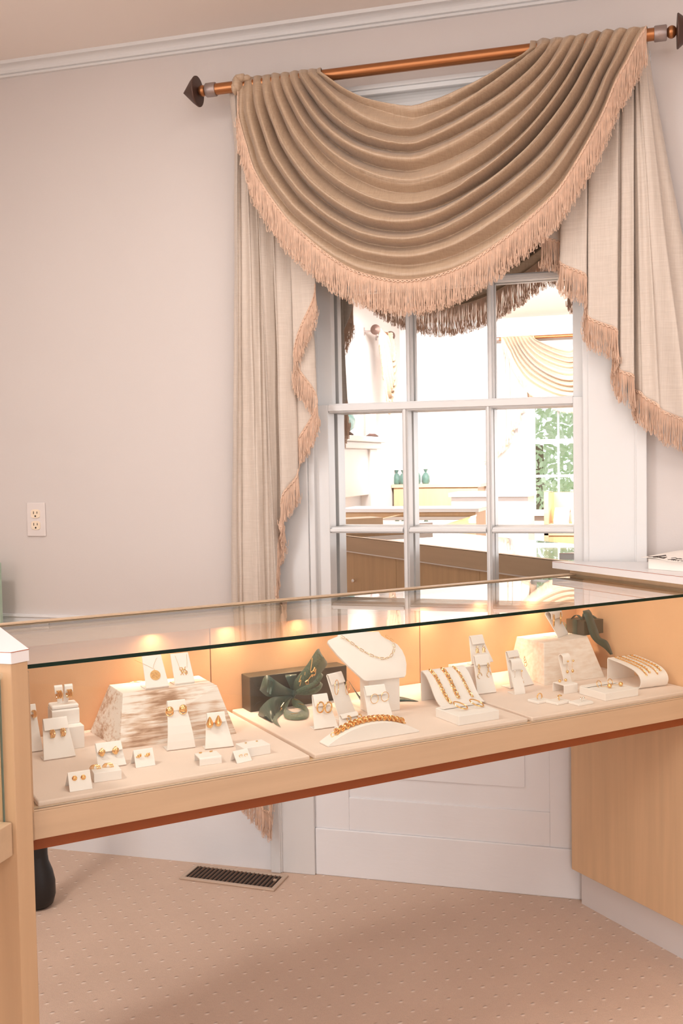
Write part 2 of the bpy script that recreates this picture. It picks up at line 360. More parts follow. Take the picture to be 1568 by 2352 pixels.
def glass_material(name, tint=(0.97, 0.985, 0.97), r0=0.04, keep=1.0):
    m = bpy.data.materials.new(name); m.use_nodes = True; nt = m.node_tree; L = nt.links
    for n in list(nt.nodes):
        if n.type == 'BSDF_PRINCIPLED': nt.nodes.remove(n)
    out = nt.nodes['Material Output']
    ge = nt.nodes.new('ShaderNodeNewGeometry'); dt = nt.nodes.new('ShaderNodeVectorMath'); dt.operation = 'DOT_PRODUCT'
    L.new(ge.outputs['Incoming'], dt.inputs[0]); L.new(ge.outputs['Normal'], dt.inputs[1])
    def mth(op, a, b=None):
        n = nt.nodes.new('ShaderNodeMath'); n.operation = op
        for i, v in enumerate((a, b)):
            if v is None: continue
            if isinstance(v, (int, float)): n.inputs[i].default_value = v
            else: L.new(v, n.inputs[i])
        return n.outputs[0]
    f = mth('ADD', mth('MULTIPLY', mth('POWER', mth('SUBTRACT', 1.0, mth('ABSOLUTE', dt.outputs['Value'])), 5.0), 1-r0), r0)
    tr = nt.nodes.new('ShaderNodeBsdfTransparent'); tr.inputs[0].default_value = (*tint, 1)
    gl = nt.nodes.new('ShaderNodeBsdfGlossy'); gl.inputs['Roughness'].default_value = 0.0; gl.inputs[0].default_value = (keep, keep, keep, 1)
    mx = nt.nodes.new('ShaderNodeMixShader'); L.new(f, mx.inputs[0]); L.new(tr.outputs[0], mx.inputs[1]); L.new(gl.outputs[0], mx.inputs[2]); L.new(mx.outputs[0], out.inputs['Surface'])
    return m
M_glass = glass_material('clear_glass')
def mirror_material():
    m = bpy.data.materials.new('mirror_glass'); m.use_nodes = True; b = m.node_tree.nodes['Principled BSDF']
    b.inputs['Metallic'].default_value = 1.0; b.inputs['Roughness'].default_value = 0.0; b.inputs['Base Color'].default_value = (0.96, 0.965, 0.955, 1)
    n = m.node_tree.nodes.new('ShaderNodeTexNoise'); n.inputs['Scale'].default_value = 1.6
    bp = m.node_tree.nodes.new('ShaderNodeBump'); bp.inputs['Strength'].default_value = 0.008; bp.inputs['Distance'].default_value = 0.02
    m.node_tree.links.new(n.outputs['Fac'], bp.inputs['Height']); m.node_tree.links.new(bp.outputs['Normal'], b.inputs['Normal'])
    return m
M_mirror = mirror_material()
def sheer_material():
    m = bpy.data.materials.new('sheer_green_organza'); m.use_nodes = True; nt = m.node_tree; L = nt.links; b = nt.nodes['Principled BSDF']
    b.inputs['Base Color'].default_value = (0.085, 0.125, 0.07, 1); b.inputs['Roughness'].default_value = 0.45; b.inputs['Sheen Weight'].default_value = 0.5
    tr = nt.nodes.new('ShaderNodeBsdfTransparent'); tr.inputs[0].default_value = (0.86, 0.90, 0.80, 1)
    n = nt.nodes.new('ShaderNodeTexNoise'); n.inputs['Scale'].default_value = 25
    r = nt.nodes.new('ShaderNodeMapRange'); r.inputs[3].default_value = 0.55; r.inputs[4].default_value = 0.80; L.new(n.outputs['Fac'], r.inputs[0])
    mx = nt.nodes.new('ShaderNodeMixShader'); L.new(r.outputs[0], mx.inputs[0]); L.new(tr.outputs[0], mx.inputs[1]); L.new(b.outputs[0], mx.inputs[2]); L.new(mx.outputs[0], nt.nodes['Material Output'].inputs['Surface'])
    return m
M_sheer = sheer_material()
# ------------------------------------------------------------------ the room
XL, XR, YB, ZC = -2.35, 2.75, -6.5, 2.623
WX0, WX1, WZ0, WZ1 = -0.945, -0.085, 0.62, 2.22       # window opening with the mirror
b = MB(); b.box(XL-.1, XR+.1, YB-.1, 0.16, -.06, 0.0); struct(b.build('floor', M_carpet))
b = MB(); b.box(XL-.1, XR+.1, YB-.1, 0.16, ZC, ZC+.08); struct(b.build('ceiling', M_ceil))
b = MB(); b.box(XL-.1, WX0, 0, .16, 0, ZC); b.box(WX1, XR+.1, 0, .16, 0, ZC); b.box(WX0, WX1, 0, .16, 0, WZ0); b.box(WX0, WX1, 0, .16, WZ1, ZC); b.box(WX0, WX1, .135, .16, WZ0, WZ1)
struct(b.build('wall_back', M_wall))
BX0, BX1 = -1.10, -0.33
b = MB(); b.box(XL-.1, BX0, YB-.1, YB, 0, ZC); b.box(BX1, XR+.1, YB-.1, YB, 0, ZC); b.box(BX0, BX1, YB-.1, YB, 0, .78); b.box(BX0, BX1, YB-.1, YB, 2.2, ZC)
struct(b.build('wall_front', M_wall))
b = MB(); b.box(XL-.1, XL, YB, 0, 0, ZC); struct(b.build('wall_left', M_wall))
b = MB(); b.box(XR, XR+.1, YB, 0, 0, ZC); struct(b.build('wall_right', M_wall))
# crown moulding
cr = [(0, 2.583), (-.012, 2.583), (-.013, 2.590), (-.010, 2.5915), (-.017, 2.5935), (-.0175, 2.597)]
cr += [(-.0175-.020*(1-math.cos(a)), 2.597+.015*math.sin(a)) for a in (.3, .6, .9, 1.2, 1.5)]
cr += [(-.046, 2.6125), (-.047, 2.623), (0, 2.623)]
b = MB(); b.profile_x(cr[::-1], XL, XR); struct(b.build('trim_3', M_trim))
# wainscot with a thin cap rail left of the window
b = MB(); b.box(XL, -1.087, -.010, 0, 0, .793); b.box(XL, -1.087, -.016, 0, .793, .801); struct(b.build('baseboard_back', M_rough_trim))

# ---- window_1 : double-hung sash, its panes silvered
win = bpy.data.objects.new('window_1', None); COL.objects.link(win); win['kind'] = 'structure'
def xz(px, py, y): p = on_y(px, py, y); return p[0], p[2]
b = MB()
XC0, XC1 = -1.055, 0.028
b.box(XC0, -.945, -.020, 0, 0, 2.30); b.box(-1.087, XC0, -.032, 0, 0, 2.33); b.box(-1.063, XC0+.004, -.026, 0, 0, 2.31)
b.box(-.103, XC1, -.020, 0, 0, 2.30); b.box(XC1, .057, -.032, 0, 0, 2.33); b.box(XC1-.004, .034, -.026, 0, 0, 2.31)
b.build('window_casing', M_trim, win, bevel=.0025)
b = MB(); b.box(-1.055, .028, -.018, 0, 2.20, 2.330)
prof = [(0, 2.330), (-.022, 2.330), (-.024, 2.336), (-.022, 2.340)]+[(-.022-.028*(1-math.cos(a)), 2.340+.030*math.sin(a)) for a in (.3, .6, .9, 1.2, 1.57)]+[(-.054, 2.372), (-.054, 2.384), (-.060, 2.386), (-.060, 2.398), (0, 2.398)]
b.profile_x(prof[::-1], -1.10, .07); b.build('window_head', M_trim, win)
b = MB(); b.box(-.945, -.925, -.012, .06, WZ0, 2.21); b.box(-.118, -.085, -.012, .06, WZ0, 2.21); b.box(-.945, -.085, -.012, .09, 2.19, 2.22); b.box(-.945, -.085, -.05, .09, WZ0, WZ0+.022)
b.build('window_stop', M_trim, win, bevel=.003)
def bars(name, y0, y1, rects):
    b = MB()
    for (x0, x1, z0, z1) in rects:
        b.box(x0, x1, y0, y1, z0, z1)
        if x1-x0 < .03: b.box(x0-.0045, x1+.0045, y0+.010, y1, z0, z1)
        if z1-z0 < .03: b.box(x0, x1, y0+.010, y1, z0-.0045, z1+.0045)
    return b.build(name, M_trim, win, bevel=.0018)
yl, yu = .012, .046
L0, L1 = -.930, xz(757, 1200, yl)[0]; R0, R1 = xz(1317, 1200, yl)[0], -.104
rt, rb = xz(1030, 921.5, yl)[1], xz(1030, 936, yl)[1]; mt, mb = xz(1030, 1215.5, yl)[1], xz(1030, 1223, yl)[1]
m1 = [xz(924, 1150, yl)[0], xz(935, 1150, yl)[0]]; m2 = [xz(1115.5, 1150, yl)[0], xz(1126, 1150, yl)[0]]
bot = mb-(rb-mt)
bars('lower_sash', yl, .0845, [(L0, L1, WZ0+.02, rt), (R0, R1, WZ0+.02, rt), (L1, R0, rb, rt), (L1, R0, WZ0+.02, bot)])
bars('lower_muntin', yl+.002, .0845, [(m1[0]+.004, m1[1]-.002, bot, rb), (m2[0]+.004, m2[1]-.002, bot, rb)])
bars('lower_muntin', yl+.002, .0840, [(L1, m1[0]-.0012, mb+.001, mt), (m1[1]+.0032, m2[0]-.0012, mb+.001, mt), (m2[1]+.0032, R0, mb+.001, mt)])
ul0, ul1 = -.935, xz(761, 800, yu)[0]; ur0, ur1 = xz(1315, 800, yu)[0], -.095
n1 = [xz(931, 820, yu)[0], xz(942, 820, yu)[0]]; n2 = [xz(1119, 820, yu)[0], xz(1131, 820, yu)[0]]
zmu = xz(1215, 632, yu)[1]
bars('upper_sash', yu+.001, .0845, [(ul0, ul1, rt, 2.19), (ur0, ur1, rt, 2.19), (ul1, ur0, 2.14, 2.19)])
bars('upper_muntin', yu+.002, .0845, [(n1[0]+.003, n1[1]-.003, rt, 2.14), (n2[0]+.003, n2[1]-.003, rt, 2.14)])
bars('upper_muntin', yu+.002, .0840, [(ul1, n1[0]-.0018, zmu-.006, zmu+.006), (n1[1]+.0018, n2[0]-.0018, zmu-.006, zmu+.006), (n2[1]+.0018, ur0, zmu-.006, zmu+.006)])
ms = math.tan(math.radians(-1.0))
def ymir(x): return .095+ms*(x+.5)
b = MB(); b.extrude([(-.945, ymir(-.945), WZ0), (-.085, ymir(-.085), WZ0), (-.085, ymir(-.085), 2.22), (-.945, ymir(-.945), 2.22)], (0, .006, 0))
b.build('mirror_panes', M_mirror, win)
# ---- panelled apron below the window
ap = bpy.data.objects.new('trim_2', None); COL.objects.link(ap); ap['kind'] = 'structure'
za = xz(1000, 1925, -.012)[1]
ax0, ax1 = -.945, -.103
p0 = xz(801, 1825, -.004)[0]; p1 = xz(1262, 1825, -.004)[0]; pb = xz(1030, 1848.5, -.004)[1]; q1 = xz(1205, 1780, .0)[0]; qb = xz(1205, 1808, .0)[1]; q0 = p0+(p1-q1)
b = MB(); b.box(ax0, ax1, -.012, 0, 0, za); b.build('apron_baseboard', M_rough_trim, ap, bevel=.003)
b = MB(); b.box(ax0, p0, -.0065, 0, za, .66); b.box(p1, ax1, -.0065, 0, za, .66); b.box(p0, p1, -.0060, 0, za, pb); b.box(p0, p1, -.0065, 0, .60, .66)
b.build('apron_frame', M_rough_trim, ap, bevel=.0015)
b = MB(); b.box(p0, p1, -.0012, 0, pb, .60); b.build('apron_recess', M_rough_trim, ap)
b = MB(); b.box(q0, q1, -.0055, 0, qb, .57); b.build('apron_panel', M_rough_trim, ap, bevel=.001)

# ---- reflected side of the shop: window in the opposite wall
win2 = bpy.data.objects.new('window_2', None); COL.objects.link(win2); win2['kind'] = 'structure'
b = MB(); b.box(BX0-.11, BX0, YB, YB+.022, .6, 2.3); b.box(BX1, BX1+.11, YB, YB+.022, .6, 2.3); b.box(BX0-.11, BX1+.11, YB, YB+.022, 2.2, 2.34); b.box(BX0-.13, BX1+.13, YB, YB+.06, .76, .79)
b.build('window_frame', M_trim, win2, bevel=.002)
b = MB(); w3 = (BX1-BX0)/3
VB = []
for x0, x1 in ((BX0, BX0+.045), (BX1-.045, BX1), (BX0+w3-.009, BX0+w3+.009), (BX0+2*w3-.009, BX0+2*w3+.009)): b.box(x0, x1, YB-.07, YB-.035, .78, 2.2); VB.append((x0, x1))
VB.sort()
for z in (.80, 1.13, 1.455, 1.80, 2.17):
  for q in range(3): b.box(VB[q][1], VB[q+1][0], YB-.07, YB-.036, z-.012 if z != 1.455 else z-.022, z+.012 if z != 1.455 else z+.022)
b.build('sash', M_trim, win2)
b = MB(); b.box(BX0, BX1, YB-.056, YB-.052, .78, 2.2); b.build('pane', M_glass, win2)

# ---- helper: where a point seen in the mirror really stands
MNV = np.array([math.sin(math.radians(1.0)), math.cos(math.radians(1.0)), 0.0]); MPV = np.array([-.5, .095, 0.0])
def mir(px, py, axis, val):
    d = ray(px, py); k = ((MPV-CAM)@MNV)/(d@MNV); h = CAM+d*k; e = d-2*(d@MNV)*MNV
    return h+e*((val-h[axis])/e[axis])

# ------------------------------------------------------------------ curtain rod
RY = -.12
rl = on_y(483.5, 209.3, RY); rr = on_y(1518, 73.2, RY); ZR = (rl[2]+rr[2])/2
rod = thing('curtain_rod', T((rl[0]+rr[0])/2, RY, ZR), 'bronze curtain rod with cone finials above the mirrored sash window', 'curtain rod', 'curtain rods')
half = (rr[0]-rl[0])/2
b = MB(); b.tube([(-half, 0, 0), (half, 0, 0)], .0165, 20); b.build('rod_pole', M_brass, rod, smooth=True)
for s in (-1, 1):
    b = MB(); b.lathe([(.019, -.016), (.0205, -.014), (.0205, .014), (.019, .016)], 24, 'X', (s*(half-.002), 0, 0)); b.build('rod_collar', M_iron, rod, smooth=True)
    b = MB(); b.ball((s*(half+.026), 0, 0), .0165, 20, sx=.85)
    b.lathe([(.008, -.02), (.008, .02)], 16, 'X', (s*(half+.02), 0, 0)); b.build('finial_ball', M_brass, rod, smooth=True)
    b = MB(); b.lathe([(.010, 0), (.044, s*.002), (.0445, s*.005), (.034, s*.018), (.001, s*.050)], 28, 'X', (s*(half+.038), 0, 0)); b.build('finial_cone', M_finial, rod, smooth=True, angle=30)
    b = MB(); b.tube([(s*(half-.10), .119, -.004), (s*(half-.10), .004, -.004)], .007, 10); b.box(s*(half-.10)-.02, s*(half-.10)+.02, .112, .1195, -.035, .03); b.build('rod_bracket', M_iron, rod, smooth=True)

# ------------------------------------------------------------------ swag and cascades
def resample(P, n):
    P = np.array(P, float); d = np.r_[0, np.cumsum(np.hypot(*np.diff(P, axis=0).T[:2]))]; u = np.linspace(0, d[-1], n)
    # smooth (Catmull-Rom) interpolation along arc length
    out = []
    for x in u:
        i = min(max(np.searchsorted(d, x)-1, 0), len(P)-2); t = (x-d[i])/(d[i+1]-d[i])
        p0 = P[max(i-1, 0)]; p1 = P[i]; p2 = P[i+1]; p3 = P[min(i+2, len(P)-1)]
        out.append(.5*((2*p1)+(-p0+p2)*t+(2*p0-5*p1+4*p2-p3)*t*t+(-p0+3*p1-3*p2+p3)*t**3))
    return np.array(out)
def fringe(name, seam, length, parent, step=.0016, r=.00085, back=(0, 0, 0), seed=3):
    """yarn strands hanging straight down from a seam polyline, with a braided header"""
    rnd = random.Random(seed); S = np.array(seam); d = np.r_[0, np.cumsum(np.linalg.norm(np.diff(S, axis=0), axis=1))]; b = MB()
    x = 0.0
    while x < d[-1]:
        i = min(max(np.searchsorted(d, x)-1, 0), len(S)-2); t = (x-d[i])/max(1e-9, d[i+1]-d[i]); p = S[i]*(1-t)+S[i+1]*t; tg = S[i+1]-S[i]
        L = length*rnd.uniform(.84, 1.06); dx, dy = rnd.gauss(0, .0035), rnd.gauss(0, .0045); ph = rnd.uniform(0, 6.28); am = rnd.uniform(.0003, .0016)
        oy = rnd.uniform(-.003, .003); pts = []; m = 6
        for k in range(m+1):
            q = k/m; pts.append((p[0]+dx*q*q+am*math.sin(ph+5*q)*q, p[1]+oy*min(1, q*3)+dy*q*q+am*math.cos(ph+4*q)*q, p[2]-L*q))
        if rnd.random() < .45:      # looped end
            e = pts[-1]; sgn = rnd.choice((-1, 1)); pts += [(e[0]+sgn*.0022, e[1], e[2]-.0008), (e[0]+sgn*.004, e[1]-.001, e[2]+.005), (e[0]+sgn*.0045, e[1]-.001, e[2]+.018)]
        b.tube(pts, r, 3, caps=False)
        x += step*rnd.uniform(.6, 1.4)
    hd = [(q[0], q[1]-.002, q[2]) for q in resample3(S, max(12, int(d[-1]/.004)))]
    tw = [(q[0], q[1]+.0012*math.sin(i*1.9), q[2]+.0022*math.cos(i*1.9)) for i, q in enumerate(hd)]
    b.tube(tw, .0022, 5); b.tube([(q[0], q[1], q[2]+.004) for q in hd], .0014, 4)
    return b.build(name, M_fringe, parent, smooth=True)
def resample3(S, n):
    S = np.array(S); d = np.r_[0, np.cumsum(np.linalg.norm(np.diff(S, axis=0), axis=1))]; u = np.linspace(0, d[-1], n)
    return np.stack([np.interp(u, d, S[:, k]) for k in range(3)], 1)

TOP = [(735, 163), (765, 186), (800, 210), (842, 229), (890, 241), (934, 248), (959, 248), (1026, 226), (1093, 196), (1148, 163), (1194, 132), (1215, 110)]
MIDC = [(640, 174), (672, 245), (722, 322), (790, 390), (870, 432), (935, 445), (1000, 436), (1090, 392), (1180, 322), (1260, 240), (1320, 150), (1352, 64)]
BOT = [(545, 212), (547, 263), (557, 303), (568, 339), (582, 385), (602, 423), (633, 469), (663, 508), (694, 538), (738, 576), (777, 604), (815, 625), (861, 639), (914, 648), (968, 645), (1029, 629), (1083, 604), (1140, 566), (1198, 522), (1255, 470), (1291, 428), (1328, 369), (1363, 307), (1390, 250), (1415, 188), (1442, 139), (1465, 92), (1484, 61)]
NU, NVV, NF = 150, 200, 9.0
YS = -.150
sw = thing('swag_valance', T(-.55, RY, ZR), 'draped beige silk swag with long peach fringe hanging from the bronze rod over the window', 'curtain', 'swags')
def wpts(P): return np.array([[on_y(x, y, YS)[0], on_y(x, y, YS)[2]] for x, y in P])
ta = resample(wpts(TOP), NU+1); ma = resample(wpts(MIDC), NU+1); ba = resample(wpts(BOT), NU+1)
def swag_at(u, v, iu):
    a, m, c = ta[iu], ma[iu], ba[iu]
    l0 = (1-v)*(1-2*v); l1 = 4*v*(1-v); l2 = v*(2*v-1)      # quadratic through top, middle, bottom
    lin = a*(1-v)+c*v
    p = .45*lin+.55*(l0*a+l1*m+l2*c)
    bell = math.sin(PI*u)
    warp = .12*math.sin(2*PI*u*1.3+v*5)+.10*math.sin(9*u+11*v)+.30*noise.noise(Vector((u*2.2, v*5, 1.3)))
    ph = NF*v+warp*bell
    fr = ph-math.floor(ph)
    rnd_ = .5+.5*math.cos(2*PI*fr)                         # soft fold
    shp = abs(math.cos(PI*fr))**.75                        # round crest, sharp valley
    side = min(1, abs(u-.5)*2)
    k = .35+.55*side
    prof = (1-k)*rnd_+k*shp
    amp = (.058+.022*math.sin(PI*side))*(.72+.55*noise.noise(Vector((u*1.6, math.floor(ph)*1.7, 4))))
    edge = min(1, (1-v)*7)*min(1, .35+v*6)
    amp *= (.25+.75*edge)
    amp *= min(1, .35+min(u, 1-u)*9)
    belly = .040*bell*(.35+.65*math.sin(PI*min(1, v*.8+.15)))
    y = RY-.019-belly-amp*(prof-.35)
    z = p[1]-.010*bell*(prof-.5)*edge
    y += .003*noise.noise(Vector((u*14, v*5, 2)))+.0022*noise.noise(Vector((u*40, v*18, 7)))*bell
    return (p[0], y, z)
G = []
for i in range(NU+1):
    u = i/NU; row = [swag_at(u, j/NVV, i) for j in range(NVV+1)]; G.append(row)
# the ends turn over the rod and fall a little behind it
def over(row, sgn):
    out = []
    for k in (3, 2, 1):
        an = k*.95; rr_ = .0195
        out.append([(p[0]+sgn*.002*k, RY+(-rr_*math.cos(an))+(p[1]-RY+rr_)*(1-k/3), ZR+rr_*math.sin(an)+.002+(.003*noise.noise(Vector((p[0]*40, k, 1))))) for p in row])
    return out
G0 = over(G[0], -1); G1 = over(G[-1], 1)
full = G0+G+G1[::-1]
MI = Matrix.Translation(Vector((.55, -RY, -ZR)))
def local(P): return [(p[0]+.55, p[1]-RY, p[2]-ZR) for p in P]
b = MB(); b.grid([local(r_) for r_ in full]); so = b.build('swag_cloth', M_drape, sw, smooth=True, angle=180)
md = so.modifiers.new('thickness', 'SOLIDIFY'); md.thickness = .0015; md.offset = 0
seam = local([G[i][NVV] for i in range(NU+1)])
fringe('swag_fringe', [(p[0], p[1]-.003, p[2]) for p in seam], .094, sw, step=.00105)
# knot of cloth at the left end
b = MB(); kc = on_y(551, 195, RY-.01); rg = random.Random(4)
for (dx, dy, dz, r, sx, sz) in ((-.006, -.008, .000, .020, .8, 1.25), (.008, -.012, .016, .015, 1.1, .8), (.020, -.006, .014, .013, 1.4, .7), (-.012, -.012, -.014, .014, .7, 1.2)):
    base = len(b.v); b.ball((kc[0]+dx+.55, kc[1]+dy-RY, kc[2]+dz-ZR), r, 18, sx=sx, sz=sz)
    for q in range(base, len(b.v)):
        v = Vector(b.v[q]); nn = noise.noise(v*90)*.004; b.v[q] = tuple(v+Vector((nn, nn, -nn)))
b.build('swag_knot', M_drape, sw, smooth=True, angle=180)

def cascade(name, label, st, ytop, group, fl=.085, seed=5, nsub=10, rows=70):
    cx = sum(on_y(s[0], ytop, -s[3])[0] for s in st)/len(st)
    o = thing(name, T(cx, -.08, ZR), label, 'curtain', group)
    cols = []
    for i in range(len(st)-1):
        for k in range(nsub):
            t = k/nsub; cs_ = (1-math.cos(PI*t))/2
            cols.append([st[i][q]*(1-(cs_ if q < 2 else t))+st[i+1][q]*(cs_ if q < 2 else t) for q in range(4)])
    cols.append(list(st[-1])); G = []; seam = []
    for ci, (xt, xb, yb, d) in enumerate(cols):
        p0 = on_y(xt, ytop, -d); p1 = on_y(xb, yb, -d); row = []
        for j in range(rows+1):
            t = j/rows; z = p0[2]*(1-t)+p1[2]*t
            x = p0[0]*(1-t)+p1[0]*t+.0025*noise.noise(Vector((ci*.13, z*4, seed)))
            y = -d+.007*noise.noise(Vector((ci*.16, z*2.2, seed+9)))+.002*math.sin(ci*1.05)
            if t < .08: y = y*(t/.08)+(-.12)*(1-t/.08)*.75+y*.25*(1-t/.08)
            row.append((x-cx, min(y, -.036)+.08, z-ZR))
        G.append(row); seam.append(row[-1])
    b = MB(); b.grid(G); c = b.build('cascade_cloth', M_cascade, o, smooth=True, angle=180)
    md = c.modifiers.new('thickness', 'SOLIDIFY'); md.thickness = .0015; md.offset = 0
    fringe('cascade_fringe', seam, fl, o, step=.0013, seed=seed)
    return o
LST = [(690, 723, 655, .100), (655, 675, 815, .085), (690, 728, 925, .062), (652, 677, 1040, .055), (660, 684, 1085, .066), (617, 646, 1150, .098), (628, 652, 1215, .058), (622, 640, 1240, .066), (581, 634, 1365, .100), (594, 628, 1500, .058), (586, 619, 1868, .066), (566, 604, 1860, .090), (552, 560, 1800, .070), (545, 545, 1720, .090), (540, 529, 1650, .052)]
casL = cascade('cascade_drape', 'long pleated beige drape with fringed zigzag edge falling to the left of the window', LST, 215, 'side drapes', seed=5)
RST = [(1250, 1243, 545, .070), (1290, 1290, 560, .052), (1292, 1286, 603, .092), (1349, 1347, 637, .094), (1345, 1343, 690, .055), (1352, 1350, 728, .092), (1421, 1417, 762, .100), (1412, 1405, 815, .056), (1426, 1423, 852, .085), (1455, 1455, 866, .096), (1450, 1454, 895, .056), (1456, 1474, 907, .092), (1466, 1515, 938, .104), (1476, 1580, 975, .090), (1484, 1655, 1000, .050)]
casR = cascade('cascade_drape', 'shorter pleated beige drape stepping up in fringed tiers to the right of the window', RST, 110, 'side drapes', seed=8)
# the same hangings on the opposite wall, seen in the mirror
R180 = Matrix.Translation(Vector((-1.28, YB, 0))) @ Matrix.Rotation(PI, 4, 'Z')
dup(rod, R180 @ rod.matrix_world, 'curtain rod on the opposite wall, reflected in the right upper panes')
dup(sw, R180 @ sw.matrix_world, 'pale fringed swag on the opposite wall, reflected in the right upper panes')
dup(casR, R180 @ casR.matrix_world, 'pale drape beside the opposite window, reflected in the right column of panes')
dup(casL, R180 @ casL.matrix_world, 'long pale drape beyond the right edge of the reflected opposite window')
R90 = Matrix.Translation(Vector((XL, -5.45+.55*.36, 0))) @ Matrix.Rotation(PI/2, 4, 'Z') @ Matrix.Diagonal((.36, 1, 1, 1))
dup(sw, R90 @ sw.matrix_world, 'narrow swag on the side wall, reflected in the left upper pane')
dup(rod, R90 @ rod.matrix_world, 'short curtain rod on the side wall, reflected in the left upper pane')

# ------------------------------------------------------------------ small fittings
# duplex outlet
p = on_y(84.5, 1193, 0)
ot = thing('wall_outlet', T(p[0], 0, p[2]), 'white double wall outlet low on the bare wall left of the drape', 'outlet')
b = MB(); b.box(-.035, .035, -.006, 0, -.057, .057); b.build('cover_plate', M_plate, ot, bevel=.004, seg=3)
for k, z in enumerate((.0195, -.0195)):
    pts = [(.0165*math.copysign(min(1, abs(1.25*math.cos(a))), math.cos(a)), 0, z+.0145*math.copysign(min(1, abs(1.08*math.sin(a))), math.sin(a))) for a in [2*PI*i/28 for i in range(28)]]
    b = MB(); b.extrude([(q[0], -.0085, q[2]) for q in pts], (0, .003, 0)); rc = b.build('receptacle', M_recept, ot)
    b = MB(); b.box(-.0075, -.0053, -.0090, -.0070, z-.001, z+.008); b.box(.0055, .0077, -.0090, -.0070, z, z+.0075); b.lathe([(.003, -.009), (.003, -.007)], 12, 'Y', (0, 0, z-.008)); b.build('slots', M_hole, rc)
b = MB(); b.lathe([(.0022, -.0075), (.003, -.006)], 12, 'Y'); b.build('screw', M_plate, ot)
# floor register
v0 = on_z(411, 2020, 0); v1 = on_z(450, 1987, 0); v2 = on_z(661, 2014, 0); v3 = on_z(632, 2048, 0); vc = (v0+v1+v2+v3)/4
va = math.atan2((v2-v1)[1]+(v3-v0)[1], (v2-v1)[0]+(v3-v0)[0]); vw, vd = .322, .118
vt = thing('floor_register', Matrix.Translation(Vector((vc[0], vc[1], 0))) @ Matrix.Rotation(va, 4, 'Z'), 'beige metal floor heating register with slanted louvres set in the carpet', 'floor vent')
b = MB()
for r_ in ((-vw/2, vw/2, -vd/2, -vd/2+.014), (-vw/2, vw/2, vd/2-.014, vd/2), (-vw/2, -vw/2+.014, -vd/2+.014, vd/2-.014), (vw/2-.014, vw/2, -vd/2+.014, vd/2-.014)): b.box(*r_, 0.0, .0065)
b.build('frame', M_vent, vt, bevel=.002)
b = MB(); b.box(-vw/2+.01, vw/2-.01, -vd/2+.01, vd/2-.01, .0003, .001); b.build('duct_shade', M_hole, vt)  # flat dark sheet on the floor, standing in for the shaded opening
b = MB(); nl = 20
for i in range(nl):
    x = -vw/2+.024+i*(vw-.048)/(nl-1); b.extrude([(x-.0006, -vd/2+.012, .0058), (x+.0006, -vd/2+.012, .0058), (x+.0026, -vd/2+.012, .0012), (x+.0014, -vd/2+.012, .0012)], (0, vd-.024, 0))
b.build('louvres', M_louvre, vt)
b = MB(); b.box(vw/2-.030, vw/2-.020, .004, .012, .004, .009); b.build('damper_lever', M_vent, vt)
# pale green board leaning at the far left, by the wall
b = MB(); b.extrude([(-2.19, -.112, 0), (-1.986, -.112, 0), (-1.990, -.104, .985), (-2.19, -.104, .985)], (0, .016, 0))
tag(b.build('green_board', M_greenb, bevel=.002), 'pale green board standing against the wall at the far left edge', 'board')
# black post with a bell foot behind the left corner cabinet
pf = on_z(80, 2088, 0)
bp_ = thing('black_floor_stand', T(pf[0], pf[1]+.02, 0), 'black pole with bulbous foot on the carpet behind the left wooden corner post', 'floor stand')
b = MB(); b.lathe([(.031, .10), (.029, .62)], 20); b.build('pole', M_black, bp_, smooth=True)
b = MB(); b.lathe([(.030, 0), (.043, .010), (.050, .035), (.050, .075), (.044, .105), (.033, .135), (.030, .16)], 24); b.build('foot', M_black, bp_, smooth=True)
# ------------------------------------------------------------------ display case (in the counter frame)
SE = 1.60
case = thing('display_case', MC, 'long maple jewellery display case with glass top and front, spanning between two corner cabinets', 'display case')
b = MB(); b.box(-.004, SE, .0, .030, .665, .7135); b.box(-.004, SE, .0, .006, .7135, .7160); b.build('front_rail', M_woodh, case, bevel=.0015)
b = MB(); b.box(0, SE, .009, .013, .7135, .7155); b.build('glass_channel', M_alu, case)
b = MB(); b.box(0, SE, .030, .465, .665, .711); b.build('bottom_board', M_woodd, case)
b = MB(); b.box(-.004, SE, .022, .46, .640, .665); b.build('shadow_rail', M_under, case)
b = MB(); b.box(-.010, 0, .0, .475, .665, .953); b.build('end_panel', M_wood, case)
b = MB(); b.box(-.004, SE, .452, .475, .925, .956); b.box(-.004, SE, .430, .434, .922, .9555); b.box(-.004, SE, .430, .475, .950, .9555); b.box(-.004, SE, .478, .484, .900, .968); b.box(-.004, SE, .462, .484, .966, .9685); b.build('top_rail', M_woodh, case)
b = MB(); b.box(-.004, SE, .4845, .4865, .898, .903); b.build('door_track', M_alu, case)
b = MB(); b.box(-.004, SE, .462, .484, .665, .715); b.build('bottom_rail', M_woodd, case)
sb = [0.0, .4967, 1.0712, SE]
for i in range(3):
    b = MB(); b.box(sb[i]+.0012, sb[i+1]-.0012, .462, .474, .715, .926); dr = b.build('back_door', M_woodd, case)
    b = MB(); b.box(sb[i]+.0012, sb[i+1]-.0012, .458, .462, .711, .926); b.build('suede_lining', M_back, dr)
    kx = ct(844, 1345, .47)[0] if i == 0 else sb[i]+.1
    kx = sb[i]+.16
    b = MB(); b.ball((kx, .490, .775), .009, 14); b.lathe([(.0045, .474), (.0045, .488)], 12, 'Y', (kx, 0, .775)); b.build('lock_knob', M_silver, dr, smooth=True)
b = MB()
x0, x1, y0, y1, z0, z1 = -.004, SE, .0, .462, .9585, .9655
b.mi = 0; b.add([(x0, y0, z1), (x1, y0, z1), (x1, y1, z1), (x0, y1, z1)], [(0, 1, 2, 3)]); b.add([(x0, y0, z0), (x1, y0, z0), (x1, y1, z0), (x0, y1, z0)], [(3, 2, 1, 0)])
